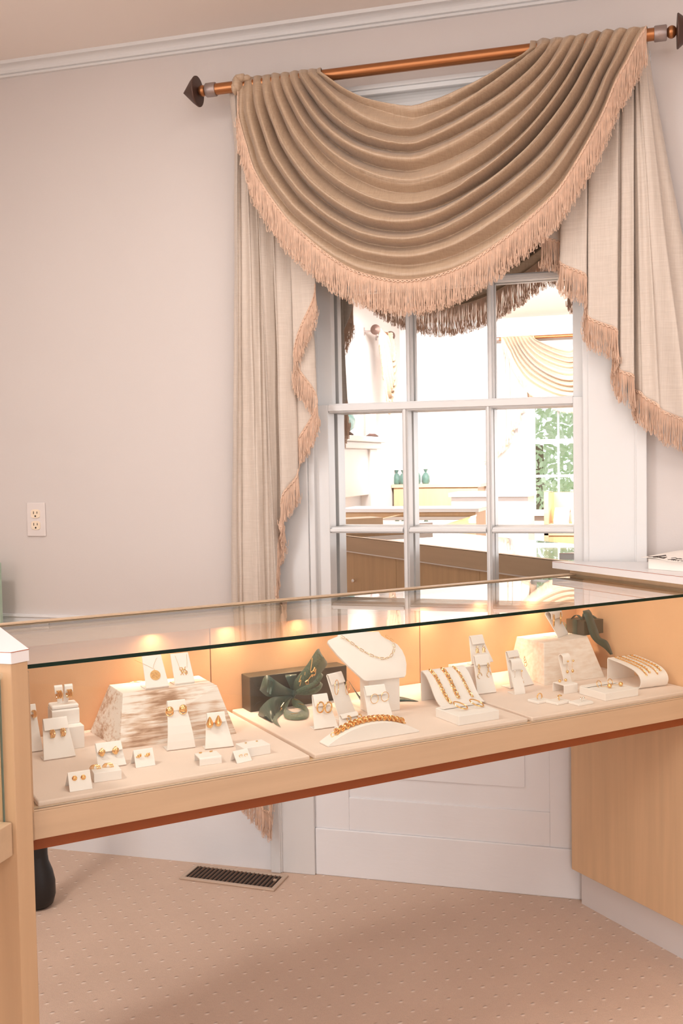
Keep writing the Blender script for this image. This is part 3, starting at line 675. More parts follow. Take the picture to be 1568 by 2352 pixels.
b.mi = 1; b.add([(x0, y0, z0), (x1, y0, z0), (x1, y0, z1), (x0, y0, z1)], [(0, 1, 2, 3)]); b.add([(x0, y1, z0), (x1, y1, z0), (x1, y1, z1), (x0, y1, z1)], [(3, 2, 1, 0)])
b.add([(x0, y0, z0), (x0, y1, z0), (x0, y1, z1), (x0, y0, z1)], [(0, 3, 2, 1)]); b.add([(x1, y0, z0), (x1, y1, z0), (x1, y1, z1), (x1, y0, z1)], [(0, 1, 2, 3)])
b.build('glass_top', [M_glass, M_edge], case)
b = MB(); b.box(SE-.004, SE, .016, .458, .712, .9555); b.build('suede_end_panel', M_back, case)
b = MB(); b.box(0, SE, .008, .014, .7156, .9584); b.build('front_glass', M_glass, case)
b = MB(); b.box(0, SE, .436, .452, .944, .950); ls = b.build('light_rail', M_alu, case)
GL = [.0, .180, .357, .536, .7196, .90, 1.08, 1.26, 1.4356]
for i, s in enumerate(GL[2:]):
    b = MB(); b.lathe([(.0065, .940), (.0065, .944)], 14, 'Z', (s, .444, 0)); b.build('led_spot', M_led, ls)
    l = bpy.data.lights.new('case_spot', 'SPOT'); l.energy = 4.0; l.color = (1.0, 0.70, 0.46); l.spot_size = math.radians(165); l.spot_blend = 1.0; l.shadow_soft_size = .006
    o = bpy.data.objects.new('case_spot', l); COL.objects.link(o); o.matrix_world = MC @ T(s, .444, .938) @ Matrix.Rotation(math.radians(-34), 4, 'X')
# three loose suede pads on the case floor
for (s0, s1, lb) in ((.012, .5345, 'left peach suede pad under the gold earrings and the larger wooden riser'), (.5455, 1.0745, 'middle peach suede pad under the ribboned gift and the necklace bust'), (1.0855, 1.592, 'right peach suede pad under the smaller wooden riser and the ring blocks')):
    b = MB(); b.box(s0, s1, .024, .455, 0, .0108); o = b.build('display_pad', M_pad, bevel=.003, seg=3, M=MC @ T(0, 0, .7112)); tag(o, lb, 'display pad', 'suede pads lining the case')

# ------------------------------------------------------------------ corner cabinets
def cabinet(name, label, body, slab, zslab=1.0, th=.0205, kick=None, wood=None):
    cx = sum(p[0] for p in body)/len(body); cy = sum(p[1] for p in body)/len(body)
    o = thing(name, T(cx, cy, 0), label, 'cabinet')
    q = lambda P: [(p[0]-cx, p[1]-cy) for p in P]
    b = MB(); b.poly(q(body), .10 if kick else 0.0, zslab-th); b.build('body', wood or M_wood, o, bevel=.0015)
    b = MB(); b.poly(q(slab), zslab-th, zslab); b.build('top_slab', M_lam, o, bevel=.0006, seg=1)
    S = q(slab); g = np.mean(S, 0); b = MB()
    ring_ = [tuple(np.array(p)+.0006*(np.array(p)-g)/np.hypot(*(np.array(p)-g))) for p in S]; b.poly(ring_, zslab-.0018, zslab-.0006); b.build('laminate_seam', M_lamline, o)
    if kick:
        b = MB(); b.poly(q(kick), 0, .10); b.build('toe_kick', M_lam, o)
    return o, cx, cy
def c2(s, t): p = CP(s, t, 0); return (p[0], p[1])
Pc, Qc = np.array([-.9455, -1.5535]), np.array([-.9575, -1.5825])
nb = NV[:2]
bodyL = [tuple(Qc), tuple(Pc), tuple(Pc+.508*nb), (Pc[0]+.508*nb[0]-.17, Qc[1]+.06), (-1.45, Qc[1])]
gl = np.mean(bodyL, 0)
Ps, Qs = np.array([-.9430, -1.5525]), np.array([-.9555, -1.5845])
slabL = [tuple(Qs), tuple(Ps), tuple(Ps+.52*nb), (Ps[0]+.52*nb[0]-.17, Qs[1]+.07), (-1.46, Qs[1])]
cabinet('corner_cabinet', 'maple corner post cabinet with white laminate cap at the left end of the glass case', bodyL, slabL)
# right cabinet: its side carries the end of the case
bodyR = [c2(1.612, -.62), (1.25, c2(1.612, -.62)[1]), (1.25, -.036), (CP(1.612, 0, 0)[0]+(-.036-CP(1.612, 0, 0)[1])/NV[1]*NV[0], -.036)]
kickR = [c2(1.632, -.60), (1.24, c2(1.632, -.60)[1]), (1.24, -.036), (CP(1.632, 0, 0)[0]+(-.036-CP(1.632, 0, 0)[1])/NV[1]*NV[0], -.036)]
slabR = [c2(1.578, -.66), (1.27, c2(1.578, -.66)[1]), (1.27, -.034), (CP(1.578, 0, 0)[0]+(-.034-CP(1.578, 0, 0)[1])/NV[1]*NV[0], -.034)]
cabinet('corner_cabinet', 'tan maple cabinet with white top and toe kick at the case right end', bodyR, slabR, kick=kickR, wood=M_wood2)
# white box and a sheet of printed tissue on the right cabinet
pb_ = on_z(1488, 1307, 1.0); pc_ = on_z(1568, 1313.5, 1.0); an = math.atan2(pc_[1]-pb_[1], pc_[0]-pb_[0])
MB_ = Matrix.Translation(Vector((pb_[0], pb_[1], 1.0))) @ Matrix.Rotation(an, 4, 'Z')
b = MB(); b.box(0, .30, 0, .20, .0002, .028); tag(b.build('white_box', M_paper, bevel=.001, M=MB_), 'low white box on the right cabinet under a sheet of tissue paper', 'box')
def tz(x, y): return .0295+.004*math.sin(x*42+1)*(.4+.6*math.sin(y*17+.6))+.012*max(0, min(1, (y-.02)/.12))*(.6+.4*math.sin(x*26))
tp = thing('tissue_sheet', MB_, 'crumpled cream tissue sheet with black handwriting on the white box', 'paper')
b = MB(); gx = [[(-.012+.32*i/60, -.014+.20*j/30, tz(-.012+.32*i/60, -.014+.20*j/30)) for j in range(31)] for i in range(61)]; b.grid(gx); o = b.build('sheet', M_paper, tp, smooth=True); md = o.modifiers.new('thickness', 'SOLIDIFY'); md.thickness = .0006
def ink(b, pts, x0, y0, sc, r=.0008):
    P = resample(np.array(pts, float), 5*len(pts)); b.tube([(x0+sc*p[0], y0+2.6*sc*p[1], tz(x0+sc*p[0], y0+2.6*sc*p[1])+.0012) for p in P], r, 4)
b = MB()
Lg = [(-.3, .05), (.2, .10), (.6, .6), (.9, 1.0), (1.15, .95), (1.0, .6), (.6, .2), (.5, .05), (.8, 0), (1.1, .2)]
lo = [(1.2, .1), (1.35, .35), (1.45, .1), (1.55, .35), (1.65, .1), (1.75, .7), (1.85, .1), (2.0, .4), (2.1, .1)]
Tg = [(2.5, .7), (2.8, .95), (3.3, .85), (3.9, .95), (3.4, .9), (3.1, .3), (3.0, .05)]
ao = [(3.5, .1), (3.7, .4), (3.8, .1), (3.95, .4), (4.1, .15), (4.3, .5), (4.5, .1), (4.8, .3), (5.1, .1), (5.5, .2)]
for g in (Lg, lo, Tg, ao): ink(b, g, .010, -.008, .0175)
b.build('handwriting', M_ink, tp)

# left showcase, running from the corner post towards the viewer's left
XF = -.972
ls_ = thing('display_case', T(XF, -2.24, 0), 'second glass showcase with maple rail, cut off at the left edge below the white cap', 'display case')
b = MB(); b.box(-.030, .008, -.66, .655, .665, .720); b.build('front_rail', M_woodh, ls_, bevel=.0015)
b = MB(); b.box(-.46, -.030, -.66, .655, .640, .711); b.build('bottom_board', M_woodd, ls_)
b = MB(); b.box(-.0075, -.004, -.66, .6535, .720, .9555); b.build('front_glass', M_glass, ls_)
b = MB(); b.box(-.0075, -.004, .6535, .6545, .720, .9555); b.build('glass_edge', M_teal, ls_)
b = MB(); b.box(-.47, .0, -.66, .655, .9555, .9655); b.build('glass_top', M_glass, ls_)
b = MB(); b.box(-.485, -.46, -.66, .655, .665, .966); b.build('back_panel', M_woodd, ls_)
# cabinet at the far end of that showcase (seen in the mirror) and a flat box on the left cap
bodyF = [(-1.84, -3.28), (-1.84, -2.905), (-.98, -2.905), (-.98, -3.28)][::-1]
slabF = [(-1.86, -3.30), (-1.86, -2.90), (-.96, -2.90), (-.96, -3.30)][::-1]
cabinet('corner_cabinet', 'maple cabinet with overhanging top, reflected at the lower left of the mirror', bodyF, slabF)
b = MB(); b.box(-.10, .10, -.06, .06, 0, .034); tag(b.build('flat_box', M_woodh, bevel=.001, M=Matrix.Translation(Vector((-1.26, -1.37, 1.0002))) @ Matrix.Rotation(CA+PI/2, 4, 'Z')), 'flat tan box lying on the left cap, reflected in the lower left pane', 'box')

# ------------------------------------------------------------------ furniture on the opposite side, seen only in the mirror
fp = thing('fireplace', T(XL, -4.55, 0), 'white fireplace surround with mantel shelf, reflected in the left panes', 'fireplace')
b = MB(); b.box(0, .13, -.62, -.40, 0, 1.40); b.box(0, .13, .40, .62, 0, 1.40); b.box(0, .11, -.40, .40, 1.02, 1.40); b.box(0, .15, -.64, -.38, 0, .12); b.box(0, .15, .38, .64, 0, .12); b.build('surround', M_shade, fp, bevel=.006)
b = MB(); b.box(0, .19, -.68, .68, 1.455, 1.50); b.box(0, .16, -.65, .65, 1.40, 1.455); b.build('mantel_shelf', M_trim, fp, bevel=.008)
b = MB(); b.box(0, .04, -.40, .40, 0, 1.02); b.build('firebox_panel', M_trim, fp)
for (px, m, pr, lb) in ((796, M_glassy, [(.018, .03), (.060, .06), (.075, .11), (.055, .17), (.030, .21), (.034, .23)], 'pale teal glass jar on the mantel, reflected in the left middle pane'),
                        (857, M_pink, [(.022, .03), (.036, .06), (.038, .20), (.028, .25), (.040, .29)], 'pink and white vase on the mantel, reflected in the left middle pane')):
    q = mir(px, 990, 0, XL+.09)
    v = thing('vase', T(XL+.09, max(-5.15, min(-3.95, q[1])), 1.5002), lb, 'vase', 'vases on the mantel')
    b = MB(); b.lathe(pr, 20); b.build('vessel', m, v, smooth=True)
    b = MB(); b.lathe([(.05, 0), (.055, .012), (.03, .03)], 20); b.build('stand', M_finial, v, smooth=True)
b = MB(); b.box(-.40, .40, -.19, .19, 0, 1.045); pcab = thing('base_cabinet', T(-1.93, -6.30, 0), 'tan maple cabinet against the opposite wall, reflected under the green pouches', 'cabinet')
b.build('body', M_wood, pcab, bevel=.002)
b = MB(); b.box(-.415, .43, -.19, .205, 1.045, 1.075); b.build('top', M_woodh, pcab, bevel=.001)
pl = [('leftmost green organza pouch of the reflected row on the maple cabinet', 911), ('second green pouch from the left in the reflected row on the maple cabinet', 926), ('tallest green pouch in the middle of the reflected row', 946), ('green pouch leaning in front of the tallest one in the reflected row', 957), ('rightmost green pouch of the reflected row on the maple cabinet', 978)]
for i, (lb, px) in enumerate(pl):
    q = mir(px, 1100, 1, -6.24+.05*(i == 3)); hh = (.135, .135, .19, .155, .14)[i]
    v = thing('organza_pouch', T(q[0], -6.24+.05*(i == 3), 1.0752), lb, 'pouch', 'green pouches on the cabinet')
    b = MB(); b.lathe([(.030, 0), (.042, .02), (.040, hh*.5), (.022, hh*.72), (.010, hh*.78)], 14); b.build('bag', M_pouch, v, smooth=True)
    b = MB(); b.lathe([(.010, hh*.78), (.016, hh*.88), (.024, hh)], 14); b.build('ruffle', M_pouch, v, smooth=True)
wc = thing('white_cabinet', T(-1.27, -5.42, 0), 'white cabinet with thick top standing in the room, reflected in the middle pane', 'cabinet')
b = MB(); b.box(-.33, .31, -.22, .20, 0, .985); b.build('body', M_lam, wc, bevel=.003)
b = MB(); b.box(-.35, .33, -.24, .22, .985, 1.02); b.build('top', M_lam, wc, bevel=.003)
rc_ = thing('display_case', T(-.40, -6.05, 0), 'lit showcase with orange interior on the opposite side, reflected at the lower right', 'display case')
b = MB(); b.box(-.50, .60, -.22, .22, .62, .72); b.box(-.50, -.46, -.22, .22, 0, 1.0); b.box(.56, .60, -.22, .22, 0, 1.0); b.build('frame', M_woodh, rc_, bevel=.002)
b = MB(); b.box(-.46, .56, -.22, -.20, .72, .99); b.build('back_panel', M_back, rc_)
b = MB(); b.box(-.50, .60, -.22, .22, 1.0, 1.01); b.build('glass_top', M_glass, rc_)
b = MB(); b.box(-.46, .56, -.20, .21, .5, .62); b.build('base', M_woodd, rc_)
l = bpy.data.lights.new('showcase_lamp', 'AREA'); l.energy = 3.5; l.color = (1.0, .68, .38); l.shape = 'RECTANGLE'; l.size = .9; l.size_y = .05
o = bpy.data.objects.new('showcase_lamp', l); o.location = (-.35, -6.12, .97); COL.objects.link(o)
for i, (dx, lb) in enumerate(((-.36, 'white jewellery cushion at the left of the reflected lit showcase'), (-.20, 'white jewellery cushion at the middle of the reflected lit showcase'), (-.04, 'white jewellery cushion at the right of the reflected lit showcase'))):
    b = MB(); b.sheet([(.10, .004, .13), (.11, .03, .13), (.02, .10+.02*(i == 1), .13), (-.06, .13, .13), (-.10, .10, .13), (-.12, .004, .13)], .012); tag(b.build('bracelet_cushion', M_linen, smooth=True, M=T(-.40+dx, -6.0, .7203)), lb, 'jewellery stand', 'cushions in the reflected showcase')
# trees outside the opposite window
for i, (x, y, r, h) in enumerate(((-1.3, -8.9, 1.05, 1.75), (.95, -9.6, 1.05, 2.1), (-3.9, -9.9, 1.3, 1.8), (3.5, -10.2, 1.2, 2.0))):
    t = thing('tree', T(x, y, -.3), ('nearest leafy tree', 'taller leafy tree', 'wide leafy tree', 'far leafy tree')[i]+' outside the opposite window, reflected in the right panes', 'tree', 'trees outside the opposite window')
    rg = random.Random(i); b = MB()
    for k in range(3200):
        d = Vector((rg.gauss(0, 1), rg.gauss(0, 1), rg.gauss(0, 1))).normalized()*r*rg.uniform(.55, 1.0); c = Vector((0, 0, h))+d; a = Vector((rg.gauss(0, 1), rg.gauss(0, 1), rg.gauss(0, 1))).normalized()*.055; e2 = a.orthogonal().normalized()*.030
        b.add([c-a, c+e2, c+a, c-e2], [(0, 1, 2, 3)])
    b.build('crown', M_leaf, t)
    b = MB(); b.tube([(0, 0, 0), (.03, 0, h*.5), (0, .02, h)], [.09, .07, .05], 8); b.build('trunk', M_bark, t)
b = MB(); b.box(-9, 8, -18, YB-.15, -.5, -.3); g_ = b.build('ground_outside', M_leaf); struct(g_)
#@@ITEMS
# ------------------------------------------------------------------ jewellery stands and jewellery
def frame(bl, br, z=ZD):
    """matrix with its origin midway along a front bottom edge, x to the right, y away from the viewer"""
    a = on_z(*bl, z); c = on_z(*br, z); w = np.linalg.norm(c-a); an = math.atan2(c[1]-a[1], c[0]-a[0]); m = (a+c)/2
    return Matrix.Translation(Vector(m)) @ Matrix.Rotation(an, 4, 'Z'), w
def cframe(s, t, z, rot=0.0): return MC @ T(s, t, z) @ Matrix.Rotation(rot, 4, 'Z')
def height(M, yl_, px, py):
    """height over the frame's base of the point seen at (px,py) on the upright plane y=yl_"""
    ax = np.array(M.col[1][:3]); o = np.array(M.col[3][:3]); d = ray(px, py); k = ((o-CAM)@ax+yl_)/(d@ax); return (CAM+d*k)[2]-o[2]
def loc_on(M, px, py, yl_):
    ax = np.array(M.col[1][:3]); o = np.array(M.col[3][:3]); d = ray(px, py); k = ((o-CAM)@ax+yl_)/(d@ax)
    return M.inverted() @ Vector(CAM+d*k)
def face_hit(M, px, py, p0, p1):
    """local point on the tilted plane through (y,z) points p0,p1 seen at a pixel"""
    dy, dz = p1[0]-p0[0], p1[1]-p0[1]; n = Vector((0, -dz, dy)); n.normalize()
    Mi = M.inverted(); c = Mi @ Vector(CAM); e = (Mi.to_3x3() @ Vector(ray(px, py))); k = ((Vector((0, p0[0], p0[1]))-c).dot(n))/e.dot(n)
    return c+e*k
STG = 'ivory jewellery stands in the case'
TH = .0022
def ramp(label, bl, br, top, d, flap, wt=None, foot=.012, curve=0.0, z=ZD, offs=.007, name='earring_stand', Mw=None, nflap=True):
    """bent sheet stand: base foot, leaning face, folded-over front flap"""
    M, w = Mw if Mw else frame(bl, br, z); h = height(M, d, *top); wt = wt or w; b = MB()
    path = [(foot+d*.4, TH/2+.0002, w), (TH, TH/2+.0002, w), (0.0, TH, w)]
    for k in range(1, 7):
        t = k/6; path.append((d*(t-curve*math.sin(PI*t)) if curve >= 0 else d*t, TH+(h-TH)*t, w+(wt-w)*t))
    L = math.hypot(d, h); f = (d/L, h/L); n = (-f[1], f[0])
    e = path[-1]; path.append((e[0]+n[0]*offs*.3+f[0]*.001, e[1]+n[1]*offs*.3+.0015, wt)); path.append((e[0]+n[0]*offs*.75+f[0]*.001, e[1]+n[1]*offs*.75+.001, wt))
    fe = (e[0]+n[0]*offs, e[1]+n[1]*offs); path.append((fe[0], fe[1]-.001, wt))
    fl = (fe[0]-f[0]*flap, fe[1]-f[1]*flap); path.append((fl[0], fl[1], wt))
    b.sheet(path, TH); o = b.build(name, M_linen, bevel=.0005, seg=1, M=M); tag(o, label, 'jewellery stand', STG)
    return dict(o=o, M=M, w=w, wt=wt, h=h, d=d, fl=fl, fe=fe, f=f, n=n)
def jewel(name, b, M, p, m, label, group, cat='earring', rot=0.0):
    o = b.build(name, m, smooth=True, M=M @ T(*p) @ Matrix.Rotation(rot, 4, 'Z')); return tag(o, label, cat, group)
def hoop(M, p, R, r, label, group, m=M_gold, yaw=55, squash=1.0, n=30):
    p = (p[0], p[1]-R*abs(math.sin(math.radians(yaw)))*.8, p[2])
    b = MB(); b.ring((0, 0, -R), R, r, nrm=(math.sin(math.radians(yaw)), -math.cos(math.radians(yaw)), 0), n=n, k=8, sx=squash)
    return jewel('hoop_earring', b, M, p, m, label, group)
def chain(path, link, r, wide=.55, alt=True, phase=0):
    """chain of oval links along a 3D path"""
    P = resample3(path, 200); d = np.r_[0, np.cumsum(np.linalg.norm(np.diff(P, axis=0), axis=1))]; n = max(2, int(d[-1]/(link*.78))); b = MB()
    for i in range(n):
        x = (i+.5)*d[-1]/n; c = np.array([np.interp(x, d, P[:, k]) for k in range(3)]); c2_ = np.array([np.interp(min(d[-1], x+link*.3), d, P[:, k]) for k in range(3)]); t = Vector(c2_-c)
        if t.length < 1e-9: continue
        t.normalize(); up = Vector((0, 0, 1)) if abs(t.z) < .8 else Vector((0, -1, 0)); nn = (up-t*up.dot(t)).normalized()
        if alt and i % 2: nn = (nn+t.cross(nn)*1.2).normalized()
        b.ring(tuple(c), link/2, r, nrm=nn, n=12, k=5, sx=wide, xdir=t)
    return b

# -- left pad ------------------------------------------------------
R_ = ramp('tall ivory earring stand at the far left, half hidden behind the wooden corner post', (44, 1733.2), (98.3, 1725.5), (66, 1621.5), .042, .020, wt=.036)
for k, (px, lb) in enumerate(((77.5, 'gold cuff earring on the tall stand half hidden by the corner post'), (58, 'gold cuff earring of that stand, behind the corner post'))):
    p = loc_on(R_['M'], px, 1632, R_['fl'][0]-.003); b = MB()
    for q in (-.002, .0, .002): b.ring((q, 0, -.007), .007, .0013, nrm=(1, .2, 0), n=20, k=6)
    jewel('cuff_earring', b, R_['M'], p, M_gold, lb, 'cuff earrings by the corner post')
# stacked risers with forked stand
M, w = frame((128, 1727), (194.7, 1716.8)); hb = height(M, 0, 194.7, 1665.5)
b = MB(); b.box(-w/2, w/2, 0, .050, 0, hb); tag(b.build('riser_block', M_linen, bevel=.0012, M=M), 'lowest ivory block of the riser stack near the left post', 'display riser', 'ivory risers')
zb = ZD+hb; M2, w2 = frame((120.5, 1668), (183.2, 1660), zb); M2 = M2 @ T(0, .002, 0.0002); h2 = height(M2, 0, 182.5, 1626.5)
b = MB(); b.sheet([(0, .0001, w2), (0, h2-.002, w2), (.001, h2-.0005, w2), (.002, h2, w2), (.044, h2, w2), (.0455, h2-.001, w2), (.046, h2-.003, w2), (.046, .0001, w2)], .0025); tag(b.build('riser_bridge', M_linen, bevel=.0005, seg=1, M=M2), 'open ivory bridge riser in the middle of the stack near the left post', 'display riser', 'ivory risers')
fk = thing('earring_stand', M2 @ T(0, .023, h2+.0014), 'ivory forked earring stand topping the riser stack near the left post', 'jewellery stand', STG)
b = MB(); b.box(-.0275, .0275, -.022, .020, 0, .0085); b.build('base', M_linen, fk, bevel=.0035, seg=3)
for s in (-1, 1):
    b = MB(); H = .047; pth = [(.004, .008, .010, s*.0055), (.004, .025, .012, s*.0075), (.002, H-.008, .0155, s*.0095), (-.001, H-.002, .0165, s*.0100), (-.005, H, .0165, s*.0103), (-.009, H-.003, .0165, s*.0103), (-.011, H-.012, .0165, s*.0103), (-.011, H-.016, .016, s*.0103)]
    b.sheet(pth, .0018); b.build('prong', M_linen, fk, bevel=.0005, seg=1)
    b = MB()
    for q in (-.0035, 0, .0035): b.ring((q, 0, -.007), .0075, .0017, nrm=(1, .15, 0), n=20, k=6, sx=.75)
    for q in (-.0035, 0, .0035): b.ball((q, -.006, .000), .0017, 8)
    jewel('cluster_earring', b, fk.matrix_world, (s*.0103, -.0125, H-.0105), M_gold, ('left' if s < 0 else 'right')+' gold ribbed earring on the forked stand atop the riser stack', 'ribbed earrings on the forked stand')
R_ = ramp('ivory ramp stand with two triple-hoop earrings, in front of the riser stack', (100.6, 1749), (174, 1738), (127, 1652), .040, .023, wt=.047, foot=.014)
for px, py, s in ((119.7, 1678, 'left'), (143.8, 1674.5, 'right')):
    p = loc_on(R_['M'], px, py, R_['fl'][0]-.003); b = MB()
    for q in (-.0025, 0, .0025): b.ring((q, 0, -.0065), .0075, .0013, nrm=(1, .15+q*60, 0), n=22, k=6, sx=.7)
    jewel('triple_hoop_earring', b, R_['M'], p, M_gold, s+' triple-hoop gold earring on the ramp before the riser stack', 'triple-hoop earrings')
# larger whitewashed riser
b = MB(); b.frustum([(.224, .2655), (.473, .2500), (.485, .425), (.207, .435)], [(.2505, .324), (.446, .288), (.449, .408), (.2495, .425)], 0, .1); o = b.build('wooden_riser', M_white1, bevel=.0012, M=MC @ T(0, 0, ZD)); tag(o, 'larger whitewashed wooden riser with worn brown streaks, under two pendant cards', 'display riser', 'whitewashed wooden risers')
ZR1 = ZD+.1
def panel(label, bl, br, top, d, wt, z):
    M, w = frame(bl, br, z); h = height(M, d, *top); b = MB()
    b.sheet([(d*1.05, .0013, w), (.002, .0013, w), (0, .0035, w), (d, h, wt)], .0026); o = b.build('pendant_stand', M_linen, bevel=.0012, M=M); tag(o, label, 'jewellery stand', STG); return M, w, h, d
M, w, h, d = panel('left leaning ivory pendant card on the larger wooden riser', (335.4, 1585.4), (388, 1579), (331, 1507.5), .040, .042, ZR1)
F = lambda px, py: face_hit(M, px, py, (0, .0035), (d, h))
nv = Vector((0, -h, d)).normalized()
def on_face(pts, off=.0022): return [tuple(F(*q)+nv*off) for q in pts]
b = MB(); b.tube(on_face([(309, 1517), (318, 1521), (336, 1529), (350.5, 1536.5), (353, 1526), (358, 1514), (360, 1512)]), .00032, 5)
c = F(356, 1551.5)+nv*.0022; nt_ = thing('pendant_necklace', M @ T(*c), 'fine gold necklace with round engraved disc on the left pendant card', 'necklace', 'gold pendant necklaces')
for q in range(len(b.v)): b.v[q] = tuple(Vector(b.v[q])-c)
b.build('chain', M_gold2, nt_)
tilt = math.atan2(d, h)
Rt = Matrix.Rotation(-tilt, 4, 'X')
b = MB(); b.M = Rt; b.lathe([(.0112, -.0006), (.0112, .0006)], 36, 'Y'); b.build('disc', M_gold, nt_)
b = MB(); b.M = Rt; b.ring((0, -.0004, .0132), .0018, .0004, nrm=(1, 0, 0), n=12, k=5)
for dx in (-.005, 0, .005):
    pts = [(dx+.003*math.sin(i*.9+dx*300), -.0009, .006-.0012*i) for i in range(11)]; b.tube(pts, .00045, 4)
b.build('engraving', M_gold2, nt_)
M, w, h, d = panel('right leaning ivory pendant card on the larger wooden riser', (401.4, 1574.6), (447, 1569), (412, 1500.5), .034, .040, ZR1)
nv = Vector((0, -h, d)).normalized(); tilt = math.atan2(d, h); Rt = Matrix.Rotation(-tilt, 4, 'X')
c = F(420.5, 1542)+nv*.0022; nt_ = thing('pendant_necklace', M @ T(*c), 'fine gold necklace with cut-out monogram pendant on the right pendant card', 'necklace', 'gold pendant necklaces')
b = MB(); b.tube([tuple(Vector(q)-c) for q in on_face([(401, 1506.5), (407, 1522), (412, 1535)])], .00032, 5); b.tube([tuple(Vector(q)-c) for q in on_face([(427.5, 1503), (428.5, 1520), (428.5, 1534)])], .00032, 5); b.build('chain', M_gold2, nt_)
b = MB(); b.M = Rt
for dx in (-.0055, -.0015, .0025, .0060):
    pts = [(dx+.0022*math.sin(i*.75+dx*500), 0, .0085-.0017*i+.001*math.cos(i+dx*900)) for i in range(11)]; b.tube(pts, .00075, 5)
b.ring((-.0045, 0, .006), .0028, .0006, n=14, k=5); b.ring((.0055, 0, -.005), .0026, .0006, n=14, k=5); b.ring((0, 0, 0), .0035, .0006, n=16, k=5, sx=1.5); b.build('monogram', M_gold, nt_)
q = cz(309, 1566, ZR1); b = MB(); b.tube([(-.012, 0, .0011), (-.004, .002, .0011), (.004, -.001, .0011), (.013, .001, .0011)], .0009, 6); b.ring((.009, .001, .0012), .003, .0006, nrm=(0, 0, 1), n=12, k=5); tag(b.build('chain_clasp', M_gold2, M=cframe(q[0], q[1]-.008, ZR1)), 'loose gold clasp end lying on top of the larger wooden riser', 'clasp')
# tall concave stand with domes
R_ = ramp('tall concave ivory stand with two gold dome earrings, before the larger wooden riser', (383.6, 1726), (448.8, 1717.5), (395, 1612), .040, .020, wt=.037, curve=.22, foot=.016)
for px, py, s in ((389.5, 1631.5, 'left'), (420.3, 1627, 'right')):
    p = loc_on(R_['M'], px, py, R_['fl'][0]-.004); b = MB(); b.ball((0, 0, 0), .0082, 20, sy=.62, sz=.95); b.ring((0, .001, -.004), .0075, .0012, nrm=(0, -1, .5), n=22, k=6); jewel('dome_earring', b, R_['M'], p, M_gold, s+' smooth gold dome earring on the tall concave stand', 'dome earrings')
R_ = ramp('ivory ramp stand with two gold teardrop earrings, right of the concave stand', (471, 1723), (537, 1715.7), (485, 1640.5), .036, .020, wt=.037)
for px, py, s in ((481.8, 1660, 'left'), (501.4, 1656.5, 'right')):
    p = loc_on(R_['M'], px, py, R_['fl'][0]-.004); b = MB(); b.lathe([(.0006, .0125), (.0022, .009), (.0045, .003), (.0065, -.003), (.0062, -.007), (.004, -.010), (.0006, -.011)], 18)
    for a_ in range(0, 6): b.tube([(.0066*math.cos(a_)*q2, .0066*math.sin(a_)*q2, z2) for q2, z2 in ((.15, .011), (.7, .003), (1.02, -.003), (.7, -.009))], .0008, 4)
    jewel('teardrop_earring', b, R_['M'], p, M_gold, s+' ribbed gold teardrop earring on the ramp', 'teardrop earrings')
R_ = ramp('low ivory ramp stand with two nugget earrings, behind the white box at left', (225.3, 1768), (290.4, 1758.3), (243, 1710), .034, .019, wt=.049)
for px, py, s in ((233.7, 1728, 'left'), (265, 1723.5, 'right')):
    p = loc_on(R_['M'], px, py, R_['fl'][0]-.004); b = MB(); b.ball((0, 0, 0), .0066, 16, sy=.55, sz=1.15)
    for k in range(len(b.v)): v = Vector(b.v[k]); b.v[k] = tuple(v*(1+.28*noise.noise(v*620)))
    jewel('nugget_earring', b, R_['M'], p, M_gold, s+' textured gold nugget earring on the low ramp', 'nugget earrings')
def box_(label, bl, br, top, D, name='display_box', grp='ivory display boxes', bev=.001):
    M, w = frame(bl, br); h = height(M, 0, *top); b = MB(); b.box(-w/2, w/2, 0, D, 0.0001, h); tag(b.build(name, M_linen, bevel=bev, M=M), label, 'display box', grp); return M, w, h
M, w, h = box_('small ivory box with two gold rings, at the front left of the left pad', (216, 1798.7), (279.7, 1790), (216, 1776.5), .046)
for px, s in ((218.5, 'left'), (248, 'right')):
    p = loc_on(M, px, 1756, .026); b = MB()
    for q in (-.0028, 0, .0028): b.ring((q, 0, 0), .0068, .0011, nrm=(.35, .9, 0), n=20, k=6, a0=-1.75, a1=1.75)
    jewel('ring', b, M, (p[0], .026, h+.0009), M_gold, s+' ribbed gold ring set in the small front-left box', 'rings in the front-left box', 'ring')
def tent(label, bl, br, tops, dback):
    M, w = frame(bl, br); d = .016; h = height(M, d, (tops[0][0]+tops[1][0])/2, (tops[0][1]+tops[1][1])/2); b = MB()
    b.sheet([(0, .0003, w), (d-.0008, h-.001, w*.98), (d, h, w*.98), (d+.0008, h-.001, w*.98), (dback, .0003, w)], .0011); tag(b.build('earring_card', M_linen, M=M), label, 'jewellery stand', 'folded ivory earring cards'); return M, w, h, d
def studs(M, h, d, pts, maker, nm, labels, group, m=M_gold):
    for (px, py), lb in zip(pts, labels):
        p = face_hit(M, px, py, (0, 0), (d, h))+Vector((0, -h, d)).normalized()*.0016; b = MB(); maker(b); b.M = Matrix()
        jewel(nm, b, M, p, m, lb, group)
M, w, h, d = tent('frontmost folded ivory card with two knot studs, at the left corner of the left pad', (160.3, 1820), (212.3, 1811.7), ((150.3, 1775.7), (201.6, 1769)), .040)
def knot(b):
    b.ring((0, 0, 0), .0036, .0012, nrm=(0, -1, .4), n=18, k=6); b.ring((.0004, -.0008, 0), .0024, .0010, nrm=(.5, -1, .2), n=16, k=6); b.ball((0, -.0006, 0), .0020, 10)
studs(M, h, d, ((171, 1788), (191, 1785.7)), knot, 'stud_earring', ('left gold knot stud on the frontmost folded card', 'right gold knot stud on the frontmost folded card'), 'knot studs')
